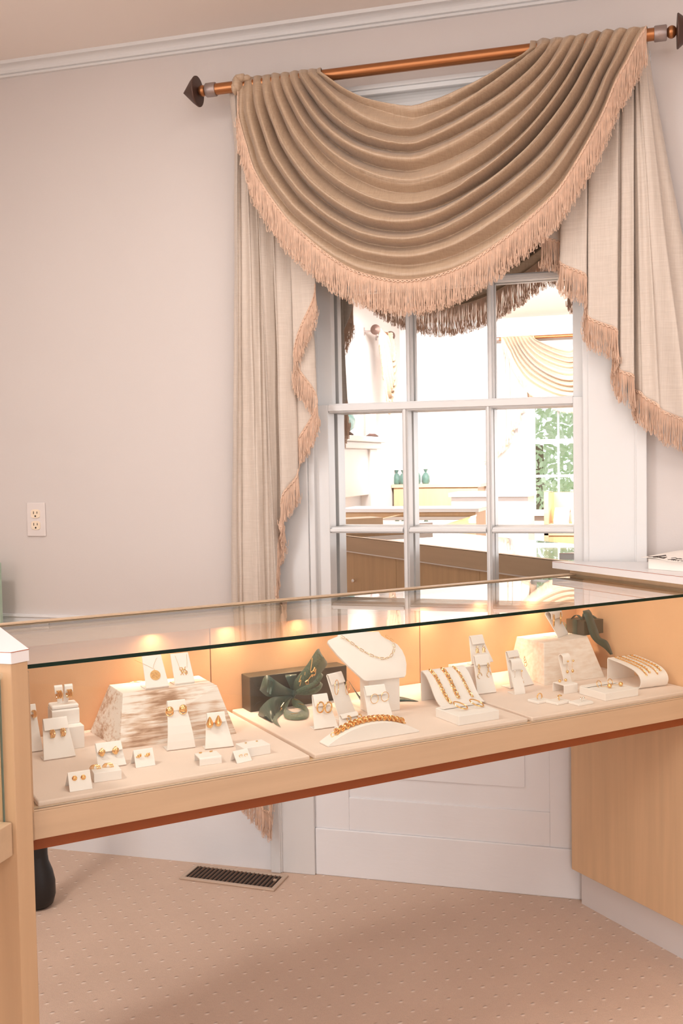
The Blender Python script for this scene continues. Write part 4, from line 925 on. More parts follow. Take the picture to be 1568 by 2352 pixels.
M, w, h, d = tent('folded ivory card with two bud studs, right of the low nugget ramp', (312, 1764.8), (356.8, 1757.7), ((297, 1725.5), (344.3, 1718.4)), .036)
def bud(b):
    b.ball((0, 0, 0), .0036, 12, sx=.8, sz=1.1); b.ball((.0036, -.0008, .0014), .0026, 10, sx=.6, sz=1.3); b.ball((-.0034, -.0006, -.001), .0022, 10, sx=1.2, sz=.6)
studs(M, h, d, ((318.4, 1737), (338, 1734.5)), bud, 'stud_earring', ('left gold bud stud on the folded card beside the low ramp', 'right gold bud stud on the folded card beside the low ramp'), 'bud studs')
M, w, h, d = tent('small folded ivory card with two heart studs, at the right front of the left pad', (544.5, 1754.7), (578.4, 1747), ((535.4, 1725.4), (567.4, 1719.6)), .026)
def heart(b):
    P = [(.0036*math.sin(t)**3, 0, .0030*(math.cos(t)-.38*math.cos(2*t)-.15*math.cos(3*t)-.06*math.cos(4*t))) for t in [2*PI*i/24 for i in range(24)]]; b.tube(P, .00055, 5, closed=True)
studs(M, h, d, ((551.9, 1737.3), (563.9, 1735.2)), heart, 'stud_earring', ('left open heart stud on the small folded card', 'right open heart stud on the small folded card'), 'heart studs')
def bridge(label, bl, br, top, D):
    M, w = frame(bl, br); h = height(M, 0, *top); b = MB()
    b.sheet([(.0011, .0001, w), (.0011, h-.002, w), (.0018, h-.0005, w), (.003, h, w), (D-.003, h, w), (D-.0018, h-.0005, w), (D-.0011, h-.002, w), (D-.0011, .0001, w)], .0022); tag(b.build('riser_bridge', M_linen, bevel=.0004, seg=1, M=M), label, 'display riser', 'ivory risers'); return M, w, h
M, w, h = bridge('small open ivory bridge with two tiny studs, at the front middle of the left pad', (458.6, 1760), (509.5, 1753), (459.5, 1743.4), .040)
for k, s in ((-.011, 'left'), (.010, 'right')):
    b = MB(); b.ball((-.002, 0, 0), .0014, 8); b.ball((0, 0, 0), .0016, 8); b.ball((.002, 0, .0003), .0014, 8); jewel('stud_earring', b, M, (k, .033, h+.0024), M_gold, s+' tiny gold bar stud on the small open bridge', 'tiny bar studs')
M, w, h = box_('flat ivory box with two tiny studs, behind the heart card', (561, 1741.5), (621.4, 1731), (561, 1719), .042)
for k, s in ((-.012, 'left'), (.012, 'right')):
    b = MB(); b.ball((0, 0, 0), .0016, 8); b.ball((.0018, 0, 0), .0013, 8); jewel('stud_earring', b, M, (k, .030, h+.0013), M_gold2, s+' tiny gold stud on the flat box behind the heart card', 'tiny studs on the flat box')

# -- middle pad ------------------------------------------------------
TG = .405
bl_ = ct(575, 1634, TG); gx0 = bl_[0]; gx1 = ct(796.5, 1570, TG)[0]; gz1 = ct(574, 1556, TG)[2]
gb = thing('gift_box', cframe((gx0+gx1)/2, TG, ZD), 'long dark olive gift box with a big green ribbon bow on the middle pad', 'gift box', 'wrapped gifts')
gw = (gx1-gx0)/2; gh = gz1-ZD
b = MB(); b.box(-gw, gw, 0, .050, 0.0002, gh); b.build('wrapped_box', M_gwrap, gb, bevel=.0012)
for P in ([(-gw+.0003, -.0004, gh-.001), (-gw+.013, -.0005, gh-.024), (-gw+.03, -.0005, gh-.026)], [(-gw+.0005, -.0004, .002), (-gw+.016, -.0005, .020), (-gw+.026, -.0005, .022)]):
    b = MB(); b.tube(P, .00045, 4); b.build('paper_fold', M_gwrap, gb)
GI = (cframe((gx0+gx1)/2, TG, ZD)).inverted()
def gp(px, py, off=0.0):      # local gift point seen at a pixel, 'off' in front of the box face
    q = ct(px, py, TG-off)
    if q[2] < ZD+.0012+off*.03: q = cz(px, py, ZD+.0012+off*.03)
    return GI @ (MC @ Vector((q[0], q[1], q[2])))
def zO(X, Y): return (560+X/5.227, 1480+Y/5.227)
def ribbon(name, A, B, m, parent, n=26, th=.0007):
    """ribbon from two pixel edges with depth in front of the box: entries (X,Y,off)"""
    def conv(L): 
        P = np.array([tuple(gp(*zO(p[0], p[1]), p[2])) for p in L]); return resample(P, n)
    b = MB(); b.strip(conv(A), conv(B), th); return b.build(name, m, parent, smooth=True, angle=180)
K = (590, 590)
bow = MB(); 
# satin loops: (outer side, then the underside back to the knot)
ribbon('bow_loop', [(600, 555, .020), (480, 500, .034), (360, 420, .040), (272, 368, .030), (230, 440, .014), (330, 500, .006), (590, 580, .012)], [(585, 615, .022), (460, 612, .036), (330, 630, .040), (262, 615, .026), (188, 545, .012), (300, 590, .006), (588, 610, .012)], M_satin, gb)
ribbon('bow_loop', [(585, 580, .018), (470, 620, .034), (330, 640, .042), (200, 760, .034), (172, 850, .018), (300, 760, .006), (585, 600, .012)], [(600, 640, .020), (500, 690, .036), (450, 760, .042), (400, 830, .036), (340, 940, .020), (420, 800, .006), (600, 640, .012)], M_satin, gb)
ribbon('bow_loop', [(575, 560, .016), (540, 480, .024), (500, 392, .022), (505, 380, .006), (570, 560, .006)], [(600, 555, .016), (610, 470, .024), (628, 378, .022), (630, 372, .006), (602, 555, .006)], M_satin, gb)
ribbon('bow_loop', [(600, 610, .018), (720, 560, .036), (860, 500, .044), (950, 380, .034), (900, 350, .018), (760, 420, .008), (610, 570, .010)], [(610, 560, .018), (720, 500, .034), (830, 450, .040), (905, 335, .030), (860, 330, .014), (740, 380, .008), (600, 545, .010)], M_sheer, gb)
ribbon('bow_loop', [(600, 600, .016), (760, 610, .030), (890, 570, .036), (945, 480, .030), (880, 440, .016)], [(640, 570, .016), (770, 545, .030), (880, 505, .036), (915, 460, .030), (890, 430, .016)], M_sheer, gb)
ribbon('bow_loop', [(600, 620, .020), (520, 680, .034), (485, 760, .046), (490, 880, .052), (620, 905, .052), (760, 880, .050), (772, 780, .044), (690, 690, .034), (600, 640, .022)], [(585, 610, .020), (545, 700, .034), (520, 770, .044), (590, 815, .048), (660, 810, .046), (695, 780, .042), (650, 765, .036), (585, 740, .030), (575, 650, .022)], M_sheer, gb)
ribbon('bow_tail', [(600, 560, .018), (610, 440, .026), (760, 240, .030), (870, 70, .026), (905, 55, .024)], [(620, 590, .018), (760, 540, .026), (900, 380, .030), (1000, 225, .026), (925, 165, .024)], M_sheer, gb)
ribbon('bow_tail', [(590, 600, .020), (480, 690, .030), (420, 760, .036), (345, 915, .040), (435, 990, .042)], [(575, 640, .020), (500, 740, .032), (470, 820, .038), (400, 900, .042), (440, 995, .043)], M_sheer, gb)
b = MB(); c = gp(*zO(590, 595), .020); b.ball(tuple(c), .0075, 14, sx=.8, sz=1.2); b.ring(tuple(c), .0062, .0018, nrm=(0, 0, 1), n=18, k=6); b.build('bow_knot', M_satin, gb, smooth=True)
def script(L, off, r=.0011):
    P = resample(np.array([tuple(gp(*zO(x, y), off)) for x, y in L]), 8*len(L)); return P
b = MB()
for L in ([(770, 430), (740, 450), (745, 475), (775, 470), (770, 430), (800, 385), (820, 360), (815, 390), (840, 360), (845, 380)], [(820, 160), (812, 230), (800, 310), (805, 335), (830, 315), (850, 275), (838, 310), (845, 330), (862, 290), (858, 345), (850, 370)]): b.tube(script(L, .0325), .0015, 5)
for L in ([(690, 370), (660, 450), (685, 430), (670, 500)], [(735, 330), (728, 370)]): b.tube(script(L, .031), .0009, 5)
for L in ([(480, 700), (440, 760), (455, 770), (415, 815)], [(650, 712), (690, 720), (720, 730)], [(500, 838), (560, 835), (650, 826)], [(600, 655), (650, 670)]): b.tube(script(L, .054 if L[0][1] > 800 else .047), .0009, 5)
b.build('gold_script', M_gold, gb)
# loose ribbon end on the pad, from the gift towards the bust
a1 = [cz(805, 1606, ZD), cz(835, 1626, ZD), cz(862, 1616, ZD), cz(918, 1610, ZD), cz(960, 1612, ZD)]
A = [(p[0], p[1]+.010, h_) for p, h_ in zip(a1, (.045, .022, .012, .009, .0012))]; B_ = [(p[0], p[1]-.010, h_) for p, h_ in zip(a1, (.032, .004, .0014, .0014, .0012))]; B_[-1] = (a1[-1][0], a1[-1][1]-.001, .0012)
b = MB(); b.M = Matrix.Translation(Vector((-(gx0+gx1)/2, -TG, 0))); b.strip(resample(np.array(A), 24), resample(np.array(B_), 24), .0007); b.build('bow_tail', M_satin, gb, smooth=True, angle=180)
# necklace bust
M, w = frame((848, 1640), (918.5, 1631)); hB = height(M, 0, 848, 1563)
bust = thing('necklace_bust', M, 'ivory necklace bust on a square plinth at the back of the middle pad', 'necklace bust', STG)
b = MB(); b.box(-w/2, w/2, .0, .050, .0002, hB+.012); b.build('plinth', M_linen, bust, bevel=.0012)
def zP(X, Y): return (700+X/5.6, 1440+Y/5.6)
BO = [(440, 70), (425, 120), (350, 150), (305, 170), (296, 200), (330, 250), (420, 360), (560, 500), (680, 610), (760, 685), (800, 692), (900, 684), (1050, 668), (1200, 650), (1285, 640), (1300, 610), (1306, 480), (1290, 390), (1250, 300), (1190, 225), (1130, 190), (1040, 150), (980, 110), (950, 60)]
p0, p1 = (-.014, hB), (.034, hB+.095)
bp3 = [face_hit(M, *zP(*q), p0, p1) for q in BO]; nb3 = Vector((0, -(p1[1]-p0[1]), p1[0]-p0[0])).normalized()
zmax = .955-ZD-.012
bp3 = [Vector((q.x, q.y, min(q.z, zmax))) for q in bp3]
cen = sum(bp3, Vector())/len(bp3); n_ = 6; rows = []
for k in range(n_+1):       # padded front face, domed
    t = k/n_; rows.append([tuple(cen+(q-cen)*t+nb3*(.006*math.sqrt(max(0, 1-t*t)))) for q in bp3+bp3[:1]])
for t, off in ((1.005, -.003), (1.0, -.007), (.97, -.010), (0, -.010)): rows.append([tuple(cen+(q-cen)*t+nb3*off) for q in bp3+bp3[:1]])
b = MB(); b.grid(rows); b.build('torso', M_linen, bust, smooth=True, angle=60)
CHP = [(440, 128), (520, 172), (600, 228), (700, 298), (790, 352), (880, 392), (990, 418), (1070, 398), (1115, 345), (1133, 270), (1110, 195), (1062, 152), (1015, 118)]
P = [face_hit(M, *zP(*q), p0, p1)+nb3*.0072 for q in CHP]
P = resample(np.array([tuple(q) for q in P]), 120); b = MB(); d_ = np.r_[0, np.cumsum(np.linalg.norm(np.diff(P, axis=0), axis=1))]; nl = 15
for i in range(nl):
    x = (i+.5)/nl*d_[-1]; L = d_[-1]/nl*1.08; c = np.array([np.interp(x, d_, P[:, k]) for k in range(3)]); e2 = np.array([np.interp(x+.004, d_, P[:, k]) for k in range(3)]); t = Vector(e2-c).normalized(); sd = t.cross(nb3).normalized()*.0024; nn = nb3*.0
    if i % 2: sd = (sd+nb3*.0016).normalized()*.0022
    ov = []
    for k in range(16):
        a_ = 2*PI*k/16; ca, sa = math.cos(a_), math.sin(a_); ov.append(Vector(c)+t*(L/2-.002)*(math.copysign(min(1, abs(ca)*1.6), ca))+sd*sa)
    b.tube([tuple(v) for v in ov], .00062, 5, closed=True)
jewel('paperclip_necklace', b, M, (0, 0, 0), M_gold2, 'gold paperclip-link necklace draped on the ivory bust', 'gold necklaces', 'necklace')
R_ = ramp('short ivory ramp with two thick gold hoops, left of the tallest ramp', (721.4, 1677.5), (775.9, 1670), (732, 1597.5), .036, .026, wt=.034)
for px, s in ((734, 'left'), (752, 'right')): p = loc_on(R_['M'], px, 1612, R_['fl'][0]-.002); hoop(R_['M'], p, .0112, .0017, s+' thick gold hoop on the short ramp of the middle pad', 'thick gold hoops', yaw=26)
R_ = ramp('tallest ivory ramp of the middle pad with two large thin hoops, beside the gift', (779.5, 1655), (818.5, 1643.6), (767, 1548), .044, .024, wt=.044)
for px, s in ((768, 'left'), (793, 'right')): p = loc_on(R_['M'], px, 1561, R_['fl'][0]-.002); hoop(R_['M'], p, .0165, .0008, s+' large thin gold hoop on the tallest middle ramp', 'large thin hoops', M_gold, yaw=28)
R_ = ramp('ivory ramp with two small thin hoops, standing before the bust plinth', (846.4, 1661), (904, 1654), (858, 1577), .040, .022, wt=.049)
for px, py, s in ((859, 1594, 'left'), (883, 1589, 'right')): p = loc_on(R_['M'], px, py, R_['fl'][0]-.002); hoop(R_['M'], p, .0105, .0007, s+' small thin gold hoop on the ramp before the bust', 'small thin hoops', M_gold, yaw=12)
R_ = ramp('very low ivory ramp with two huggie earrings, behind the braided bracelet', (779, 1675.5), (843, 1661), (804, 1641), .020, .010, wt=.046, foot=.010)
for px, py, s in ((801, 1645, 'left'), (825.5, 1641, 'right')):
    p = loc_on(R_['M'], px, py, R_['fl'][0]-.002); b = MB(); b.ring((0, 0, -.005), .0055, .0014, nrm=(1, .35, 0), n=20, k=7); b.ball((0, -.004, -.001), .0018, 8); jewel('huggie_earring', b, R_['M'], p, M_gold, s+' gold huggie earring on the very low ramp', 'huggie earrings')
# arched bracelet block with braided bracelet
Mu = cframe(.6992, .0550, ZD); wu = .2185; arc = lambda x: .0305*max(0, 1-(abs(x)/(wu/2))**2.1)+.0035
b = MB(); pts = [(-wu/2, 0, .0002), (wu/2, 0, .0002)]+[(x, 0, arc(x)) for x in np.linspace(wu/2, -wu/2, 34)]; b.extrude(pts, (0, .037, 0)); tag(b.build('bracelet_arch', M_linen, bevel=.0008, seg=1, M=Mu), 'ivory arched bracelet block at the front of the middle pad', 'jewellery stand', STG)
b = MB(); n = 300; X = np.linspace(-.083, .080, n)
for ph in (0, 2*PI/3, 4*PI/3):
    b.tube([(x, .017+.0052*math.sin(x*170+ph), arc(x)+.0058+.0042*math.sin(2*(x*170+ph))) for x in X], .0021, 6)
for x in np.linspace(-.078, .076, 15): b.ring((float(x), .017, arc(x)+.0062), .0062, .0012, nrm=(1, .9, .3), n=14, k=5)
b.ring((.0835, .017, arc(.0835)+.0025), .003, .0008, nrm=(0, 0, 1), n=12, k=5); b.ring((-.0875, .017, arc(-.0875)+.004), .0045, .001, nrm=(.3, 1, 0), n=14, k=5)
jewel('braided_bracelet', b, Mu, (0, 0, 0), M_gold, 'thick braided gold bracelet over the ivory arch', 'gold bracelets', 'bracelet')
# wide bracelet ramp
Mv = cframe(1.0225, .2120, ZD); wv = .1196; hv = height(Mv, .072, 995, 1538); b = MB()
pv = [(.074, .0002), (.0745, hv*.5), (.074, hv-.003), (.072, hv), (.066, hv-.001), (.050, hv*.86), (.034, hv*.62), (.020, hv*.36), (.006, hv*.16), (-.010, hv*.045), (-.016, .0015)]
pv = [pv[0], pv[1], pv[2]]+[tuple(q) for q in resample(np.array(pv[3:]), 26)]
b.sheet([(q[0], q[1], wv) for q in pv], .0024); tag(b.build('bracelet_ramp', M_linen, smooth=True, M=Mv), 'wide curved ivory ramp holding three gold bracelets, right side of the middle pad', 'jewellery stand', STG)
top = np.array(pv[4:-1]);
def on_sheet(xa, xb, a0, a1, off): 
    m = len(top); idx = np.linspace(a0*(m-1), a1*(m-1), 60); out = []
    for i in idx:
        y = np.interp(i, range(m), top[:, 0]); z = np.interp(i, range(m), top[:, 1]); t = (i/(m-1)-a0)/(a1-a0); out.append((xa+(xb-xa)*t, y-off*.6, z+off*.8))
    return out
for xa, xb, a1, link, r, lb in ((-.040, -.030, .93, .0085, .0016, 'left thick gold rope bracelet on the wide curved ramp'), (-.006, .000, .82, .0095, .0018, 'middle thick gold cable bracelet on the wide curved ramp'), (.028, .038, .85, .0068, .0011, 'right slimmer gold bracelet on the wide curved ramp')):
    b = chain(on_sheet(xa, xb, 0.0, a1, .0042), link, r, .72); jewel('chain_bracelet', b, Mv, (0, 0, 0), M_gold, lb, 'bracelets on the wide ramp', 'bracelet')
# flat box with two hoops
Mw = cframe(.9075, .0508, ZD); hw = height(Mw, 0, 1053.7, 1645.6); b = MB(); b.box(0, .108, 0, .0905, .0001, hw); tag(b.build('display_box', M_linen, bevel=.0012, M=Mw), 'flat square ivory box with two gold hoops, front right of the middle pad', 'display box', 'ivory display boxes')
b = MB(); b.sheet([(.090, hw+.0008, .100, .054), (.070, hw+.0010, .100, .054), (.064, hw+.0022, .098, .054)], .0011); tag(b.build('card_flap', M_linen, M=Mw), 'thin ivory strip holding the hoops on the flat square box', 'card', 'ivory strips on boxes')
for x, s in ((.038, 'left'), (.082, 'right')):
    b = MB(); b.ring((0, 0, 0), .0165, .0016, nrm=(.25, -.35, 1), n=34, k=7, sx=.85, xdir=(1, -.6, 0)); b.ball((-.010, .012, .004), .0018, 8); jewel('hoop_earring', b, Mw, (x, .048, hw+.0095), M_gold, s+' gold hoop lying on the flat square box', 'hoops on the flat box')

# -- right pad ------------------------------------------------------
Mx = cframe(1.1313, .3080, ZD); hx = height(Mx, 0, 1135.7, 1523); b = MB(); b.box(-.041, .040, 0, .050, .0001, hx); tag(b.build('riser_block', M_linen, bevel=.0012, M=Mx), 'tall ivory block with stacked ramps, at the back left of the right pad', 'display riser', 'ivory risers')
M, w = frame((1086, 1529), (1136, 1522), ZD+hx+.0002); M = M @ T(0, .006, 0)
R_ = ramp('ivory ramp with fan earrings atop the tall right-pad block', None, None, (1093, 1461.5), .030, .022, wt=.038, foot=.008, Mw=(M, w))
for px, py, s in ((1095.5, 1484, 'left'), (1110.5, 1482, 'right')):
    p = loc_on(R_['M'], px, py, R_['fl'][0]-.003); b = MB(); b.ring((0, 0, -.003), .003, .0006, nrm=(1, .3, 0), n=12, k=5)
    for a_ in (-.5, -.25, 0, .25, .5): b.tube([(0, 0, -.006), (.012*math.sin(a_), -.001, -.006-.015*math.cos(a_))], .0009, 5)
    b.ring((0, -.0005, -.010), .0045, .0008, nrm=(0, -1, 0), n=14, k=5); b.tube([(.004*math.sin(k_), 0, -.0215+.001*math.cos(2*k_)) for k_ in (-1.4, -.7, 0, .7, 1.4)], .001, 5); jewel('fan_earring', b, R_['M'], p, M_gold2, s+' fan-shaped gold drop earring on the upper ramp of the tall block', 'fan drop earrings')
R_ = ramp('ivory ramp with circle drop earrings, standing before the tall block of the right pad', (1096, 1596.5), (1139.5, 1591), (1100, 1506.5), .030, .024, wt=.040, foot=.010)
for px, py, s in ((1099.5, 1525, 'left'), (1120.5, 1522, 'right')):
    p = loc_on(R_['M'], px, py, R_['fl'][0]-.003); b = MB(); b.ball((0, 0, -.002), .0022, 10); b.ring((.0004, 0, -.009), .0035, .0012, nrm=(.4, -1, 0), n=16, k=6); b.ring((.0008, 0, -.018), .0032, .0010, nrm=(.9, -1, 0), n=16, k=6); b.ring((.0014, -.001, -.029), .0070, .0009, nrm=(.25, -1, 0), n=22, k=6); jewel('drop_earring', b, R_['M'], p, M_gold2, s+' gold and silver circle drop earring before the tall block', 'circle drop earrings')
R_ = ramp('ivory ramp with triple-ring earrings, left of the smaller wooden riser', (1172, 1582.5), (1225.7, 1573), (1178, 1496.5), .042, .016, wt=.036, foot=.018)
for px, py, s in ((1182, 1512, 'left'), (1204, 1508, 'right')):
    p = loc_on(R_['M'], px, py, R_['fl'][0]-.003); b = MB(); b.ball((0, 0, 0), .0018, 8); b.ring((.0005, 0, -.006), .0042, .0007, nrm=(.5, -1, 0), n=18, k=5); b.ring((.0015, -.0006, -.0125), .0044, .0007, nrm=(.1, -1, 0), n=18, k=5); b.ring((.003, -.001, -.0200), .0058, .0008, nrm=(.3, -1, 0), n=20, k=5); jewel('triple_ring_earring', b, R_['M'], p, M_gold2, s+' triple-ring gold drop earring beside the smaller wooden riser', 'triple-ring earrings')
def curl(label, M, w, h, d, foot, fl, z=0, over=.016):
    b = MB(); P = [(foot, .0012), (.004, .0012), (.0005, .003)]
    for t in (.25, .5, .75, .95): P.append((d*t**1.05, .003+(h-.012)*t))
    for a_ in (.3, .9, 1.5, 2.1, 2.7): P.append((d-over/2+over/2*math.cos(a_)+.000, h-.010+.009*math.sin(a_)))
    P.append((d-over*1.02, h-.012)); P.append((d-over*1.08, h-.012-fl))
    P = resample(np.array(P), 40); b.sheet([(q[0], q[1], w) for q in P], .0018); o = b.build('earring_stand', M_linen, smooth=True, M=M); tag(o, label, 'jewellery stand', STG); return P
M, w = frame((1182, 1596.3), (1206, 1593.4)); d = .030; h = height(M, d*.7, 1178, 1513); P = curl('curled ivory stand with long chain earrings, before the triple-ring ramp', M, w, h, d, .034, .014)
for px, s in ((1182.5, 'left'), (1198, 'right')):
    p = loc_on(M, px, 1541, P[-1][0]-.002); b = MB(); b.ball((0, 0, 0), .0024, 10); b.tube([(0, 0, 0), (.001, .002, -.012), (.001, .004, -.022)], .0005, 4); b.ring((.001, .004, -.020), .0038, .0009, nrm=(.2, -1, 0), n=16, k=5); b.ring((.0012, .003, -.030), .0056, .0013, nrm=(.2, -1, 0), n=18, k=6)
    jewel('long_drop_earring', b, M, p, M_silver if s == 'left' else M_gold, ('silver' if s == 'left' else 'gold')+' long drop earring hanging on the curled stand of the right pad', 'long drop earrings')
# smaller whitewashed riser
ZR2 = ZD+.0985
b = MB(); b.frustum([(1.3134, .2575), (1.510, .2510), (1.556, .405), (1.556, .447), (1.352, .452)], [(1.350, .3015), (1.5005, .3045), (1.545, .370), (1.540, .417), (1.351, .415)], 0, .0985); tag(b.build('wooden_riser', M_white2, bevel=.0012, M=MC @ T(0, 0, ZD)), 'smaller whitewashed wooden riser with sawn texture, under the small green gift', 'display riser', 'whitewashed wooden risers')
M, w = frame((1283, 1464.5), (1301.6, 1457.5), ZR2); d = .036; h = min(.955-ZR2-.010, height(M, d, 1262, 1400)); P = curl('curled ivory stand with large hoops on the smaller wooden riser', M, w*1.25, h, d, .040, .010, over=.018)
for px, py, R, s in ((1268, 1408.5, .0155, 'left'), (1284, 1404.5, .0150, 'right')):
    p = loc_on(M, px, py, P[-1][0]-.002); p.z = min(p.z, h-.008); hoop(M, p, R, .0016, s+' large gold hoop on the curled stand atop the smaller riser', 'large gold hoops', yaw=20)
# small green gift on the riser
q0 = cz(1341, 1460.5, ZR2); q1 = cz(1300, 1453, ZR2); q2 = cz(1374.5, 1452, ZR2)
gm = cframe(q0[0], q0[1], ZR2); lx = np.array(q1[:2])-q0[:2]; rx = np.array(q2[:2])-q0[:2]
sm = thing('gift_box', gm, 'small dark green gift box with satin ribbon on the smaller wooden riser', 'gift box', 'wrapped gifts')
hg = min(.0385, height(gm, 0, 1341.8, 1413))
al = math.atan2(lx[1], lx[0]); wl = np.hypot(*lx); u1 = np.array([math.cos(al), math.sin(al)]); u2 = np.array([u1[1], -u1[0]]); u2 = u2 if u2@rx > 0 else -u2; wr = max(.040, u2@rx)
cr4 = [(0, 0), tuple(u2*wr), tuple(u2*wr+u1*wl), tuple(u1*wl)]
b = MB(); b.poly(cr4 if np.cross(u2, u1) > 0 else cr4[::-1], .0002, hg); b.build('wrapped_box', M_gwrap, sm, bevel=.0008)
def gl3(a_, c_, z): v = u1*a_+u2*c_; return (v[0], v[1], z)
b = MB(); o1 = -.0009
b.strip([gl3(wl*.38, o1, .001), gl3(wl*.38, o1, hg+.0008), gl3(wl*.38, wr*.5, hg+.0008)], [gl3(wl*.62, o1, .001), gl3(wl*.62, o1, hg+.0008), gl3(wl*.62, wr*.5, hg+.0008)], .0007); b.build('ribbon_band', M_satin, sm)
for (a0_, c0_, a1_, c1_, hh) in ((.30, .2, .75, .1, .013), (.5, .4, .15, .8, .012), (.55, .5, .9, .9, .012)):
    b = MB(); A = [gl3(wl*(a0_+(a1_-a0_)*t), wr*(c0_+(c1_-c0_)*t)-.007, hg+.001+hh*math.sin(PI*t)*.9) for t in np.linspace(0, 1, 12)]; B_ = [(p[0]+.010*u2[0], p[1]+.010*u2[1], p[2]) for p in A]; b.strip(A, B_, .0006); b.build('bow_loop', M_satin, sm, smooth=True, angle=180)
gmi = gm.inverted()
def sp(px, py, t): q = ct(px, py, t); return tuple(gmi @ (MC @ Vector((q[0], q[1], q[2]))))
t0 = q0[1]
EA = [(1338, 1403, t0+.010), (1340, 1412, t0-.004), (1347, 1432, t0-.008), (1354, 1457, t0-.010), (1366, 1474, t0-.016), (1388, 1490, t0-.020), (1401, 1504, t0-.022)]
EB = [(1352, 1400, t0+.012), (1358, 1408, t0-.002), (1365, 1428, t0-.006), (1373, 1449, t0-.008), (1378, 1464, t0-.012), (1395, 1474, t0-.016), (1407, 1503, t0-.020)]
b = MB(); b.strip(resample(np.array([sp(*q) for q in EA]), 24), resample(np.array([sp(*q) for q in EB]), 24), .0007); b.build('ribbon_tail', M_satin, sm, smooth=True, angle=180)
b = MB(); A = [gl3(wl*(1.05+.35*math.sin(t)), -.004+.01*t, .006+.022*math.cos(t)) for t in np.linspace(-1.3, 1.3, 14)]; B_ = [(p[0], p[1]+.006, p[2]+.001) for p in A]; b.strip(A, B_, .0006); b.build('ribbon_curl', M_sheer, sm, smooth=True, angle=180)
# curled stand with ball studs before the riser
qd = ct(1306, 1556, .207); M, w = cframe(qd[0], .207, ZD), .0235; d = .026; h = height(M, d*.6, 1296, 1501); P = curl('curled ivory stand with ball drops, in front of the smaller wooden riser', M, w, h, d, .022, .012, over=.018)
for px, py, s in ((1304, 1519, 'left'), (1316, 1517.5, 'right')):
    p = loc_on(M, px, py, P[-1][0]-.003); b = MB(); b.ball((0, 0, 0), .0028, 12); b.tube([(0, .002, 0), (.001, .006, -.014), (.0015, .004, -.024)], .0004, 4); b.ball((.0015, .004, -.027), .0034, 12, sz=1.25); jewel('ball_drop_earring', b, M, p, M_gold, s+' gold ball drop earring on the curled stand before the smaller riser', 'ball drop earrings')
Me = cframe(1.3128, .1562, ZD); he = height(Me, 0, 1295, 1574.6); we, De = .0433, .0425; b = MB()
b.sheet([(.0011, .0001, we), (.0011, he-.002, we), (.0018, he-.0005, we), (.003, he, we), (De-.003, he, we), (De-.0018, he-.0005, we), (De-.0011, he-.002, we), (De-.0011, .0001, we)], .0022); tag(b.build('riser_bridge', M_linen, bevel=.0004, seg=1, M=Me), 'small open ivory bridge with two gold ball studs, on the right pad', 'display risers'[:-1], 'ivory risers')
for px, s in ((1285, 'left'), (1298.5, 'right')):
    p = loc_on(Me, px, 1555, .030); b = MB(); b.ball((0, 0, .0031), .0037, 14); b.lathe([(.0022, -.0003), (.0018, .001)], 10); jewel('stud_earring', b, Me, (p[0], .030, he+.0011), M_gold, s+' round gold ball stud on the small open bridge of the right pad', 'ball studs')
# flat box with ball hoops
Mf = cframe(1.3247, .0500, ZD); hf = height(Mf, 0, 1390, 1592.7); b = MB(); b.box(0, .105, 0, .0902, .0001, hf); tag(b.build('display_box', M_linen, bevel=.0012, M=Mf), 'flat square ivory box with ball-drop hoops, front of the right pad', 'display box', 'ivory display boxes')
b = MB(); b.sheet([(.090, hf+.0008, .098, .052), (.072, hf+.0010, .098, .052), (.066, hf+.0022, .096, .052)], .0011); tag(b.build('card_flap', M_linen, M=Mf), 'thin ivory strip holding the ball-drop hoops on the right box', 'card', 'ivory strips on boxes')
for x, s in ((.036, 'left'), (.072, 'right')):
    b = MB(); b.ring((0, .012, .006), .0085, .0009, nrm=(.2, -1, .35), n=24, k=6); b.tube([(.003, .006, .0005), (.006, -.002, .002), (.010, -.010, .0045)], .0006, 5); b.ball((.011, -.012, .0049), .0056, 16); jewel('ball_hoop_earring', b, Mf, (x, .048, hf+.0008), M_gold, s+' gold hoop with ball drop on the right flat box', 'ball-drop hoops')
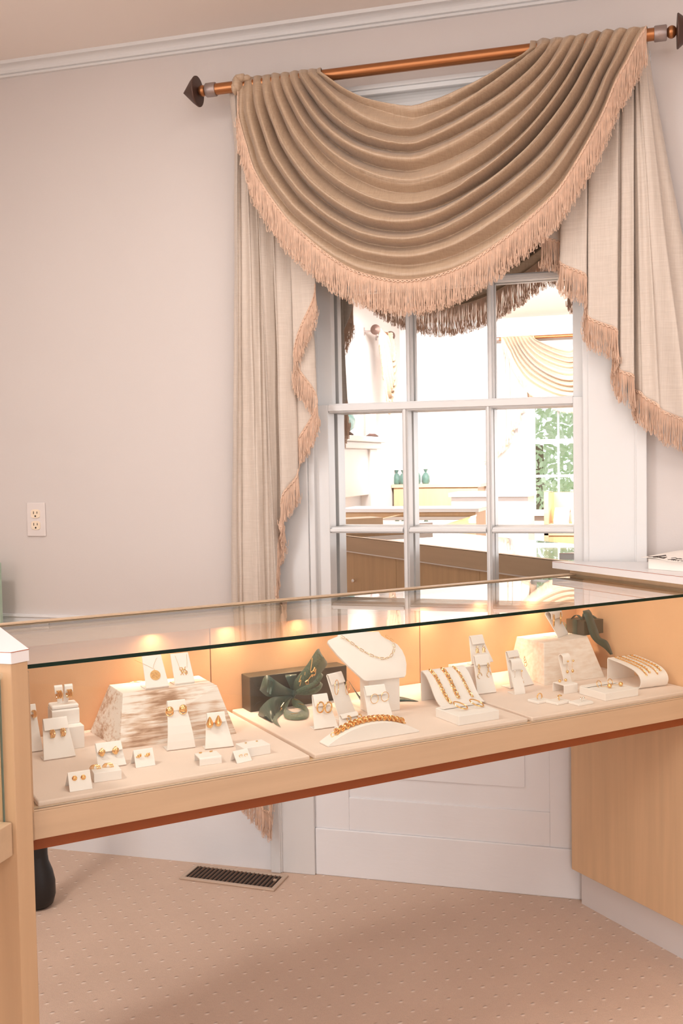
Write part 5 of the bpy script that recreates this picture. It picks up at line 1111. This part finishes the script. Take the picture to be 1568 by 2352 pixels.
# three ring slabs
for i, (fc, rt_, lf, rp, nm) in enumerate((((1235.5, 1618), (1264, 1612), (1214, 1611), 1242.7, 'leftmost'), ((1280, 1621), (1311, 1614), (1259, 1613), 1293.6, 'middle'), ((1329, 1623), (1363, 1616.6), (1307, 1615.7), 1338, 'rightmost'))):
    a_ = cz(*fc, ZD); c_ = cz(*rt_, ZD); e_ = cz(*lf, ZD); w = np.hypot(*(c_-a_)[:2]); D_ = np.hypot(*(e_-a_)[:2]); rot = math.atan2(c_[1]-a_[1], c_[0]-a_[0])
    M = cframe(a_[0], a_[1], ZD, rot); b = MB(); b.box(0, w, 0, D_, .0001, .0062); tag(b.build('ring_slab', M_linen, bevel=.0016, seg=3, M=M), nm+' of the three small ivory ring slabs on the right pad', 'jewellery stand', 'ivory ring slabs')
    b = MB()
    if i == 0:
        b.ring((0, 0, .0062), .0080, .0009, nrm=(.15, -1, 0), n=28, k=7)
        for k in range(11): an_ = -.2+k*.33; b.ball((.0084*math.cos(an_), 0, .0062+.0084*math.sin(an_)), .0015, 8)
    elif i == 1:
        b.ring((0, 0, .0050), .0068, .0008, nrm=(.8, -1, .5), n=26, k=6); b.lathe([(.0050, 0), (.0052, .0008), (.0040, .0014)], 16, 'Z', (.004, 0, .0105)); b.ball((.004, 0, .0116), .0042, 12, sz=.5)
    else:
        b.ring((0, 0, .0045), .0064, .0007, nrm=(.9, -1, .6), n=26, k=6); b.ball((.0055, -.001, .0085), .0034, 12, sz=.6)
    jewel('ring', b, M, (w*.55, D_*.5, .0062-.0012), M_gold if i < 2 else M_silver, ('beaded gold ring on the leftmost ring slab', 'gold signet ring on the middle ring slab', 'silver ring with gold head on the rightmost ring slab')[i], 'rings on slabs', 'ring')
# bracelet bridge at the right end
Mh = cframe(1.5236, .0930, ZD, math.radians(-5)); wh = .0852; hh_ = height(Mh, .124, 1386, 1512.6); b = MB()
pv = [(.126, .0002), (.1255, hh_*.5), (.125, hh_-.003), (.123, hh_), (.110, hh_-.001), (.075, hh_*.93), (.040, hh_*.84), (.020, hh_*.75), (.004, hh_*.58), (-.003, hh_*.36), (0.0, hh_*.12), (.006, .0016), (.016, .0014)]
pv = pv[:3]+[tuple(q) for q in resample(np.array(pv[3:]), 34)]
b.sheet([(q[0], q[1], wh) for q in pv], .0024); tag(b.build('bracelet_bridge', M_linen, smooth=True, M=Mh), 'ivory rounded bracelet bridge with four gold chains, at the right end of the case', 'jewellery stand', STG)
top = np.array(pv[4:])
for xa, a1, link, r, lb in ((-.026, .74, .0052, .0008, 'first fine gold chain bracelet from the left on the rounded bridge'), (-.012, .70, .0062, .0010, 'second gold chain bracelet from the left on the rounded bridge'), (.008, .74, .0048, .0007, 'third finer gold chain bracelet on the rounded bridge'), (.024, .68, .0066, .0012, 'rightmost thicker gold chain bracelet on the rounded bridge')):
    b = chain(on_sheet(xa, xa+.004, 0.0, a1, .0034), link, r, .7); jewel('chain_bracelet', b, Mh, (0, 0, 0), M_gold, lb, 'bracelets on the rounded bridge', 'bracelet')
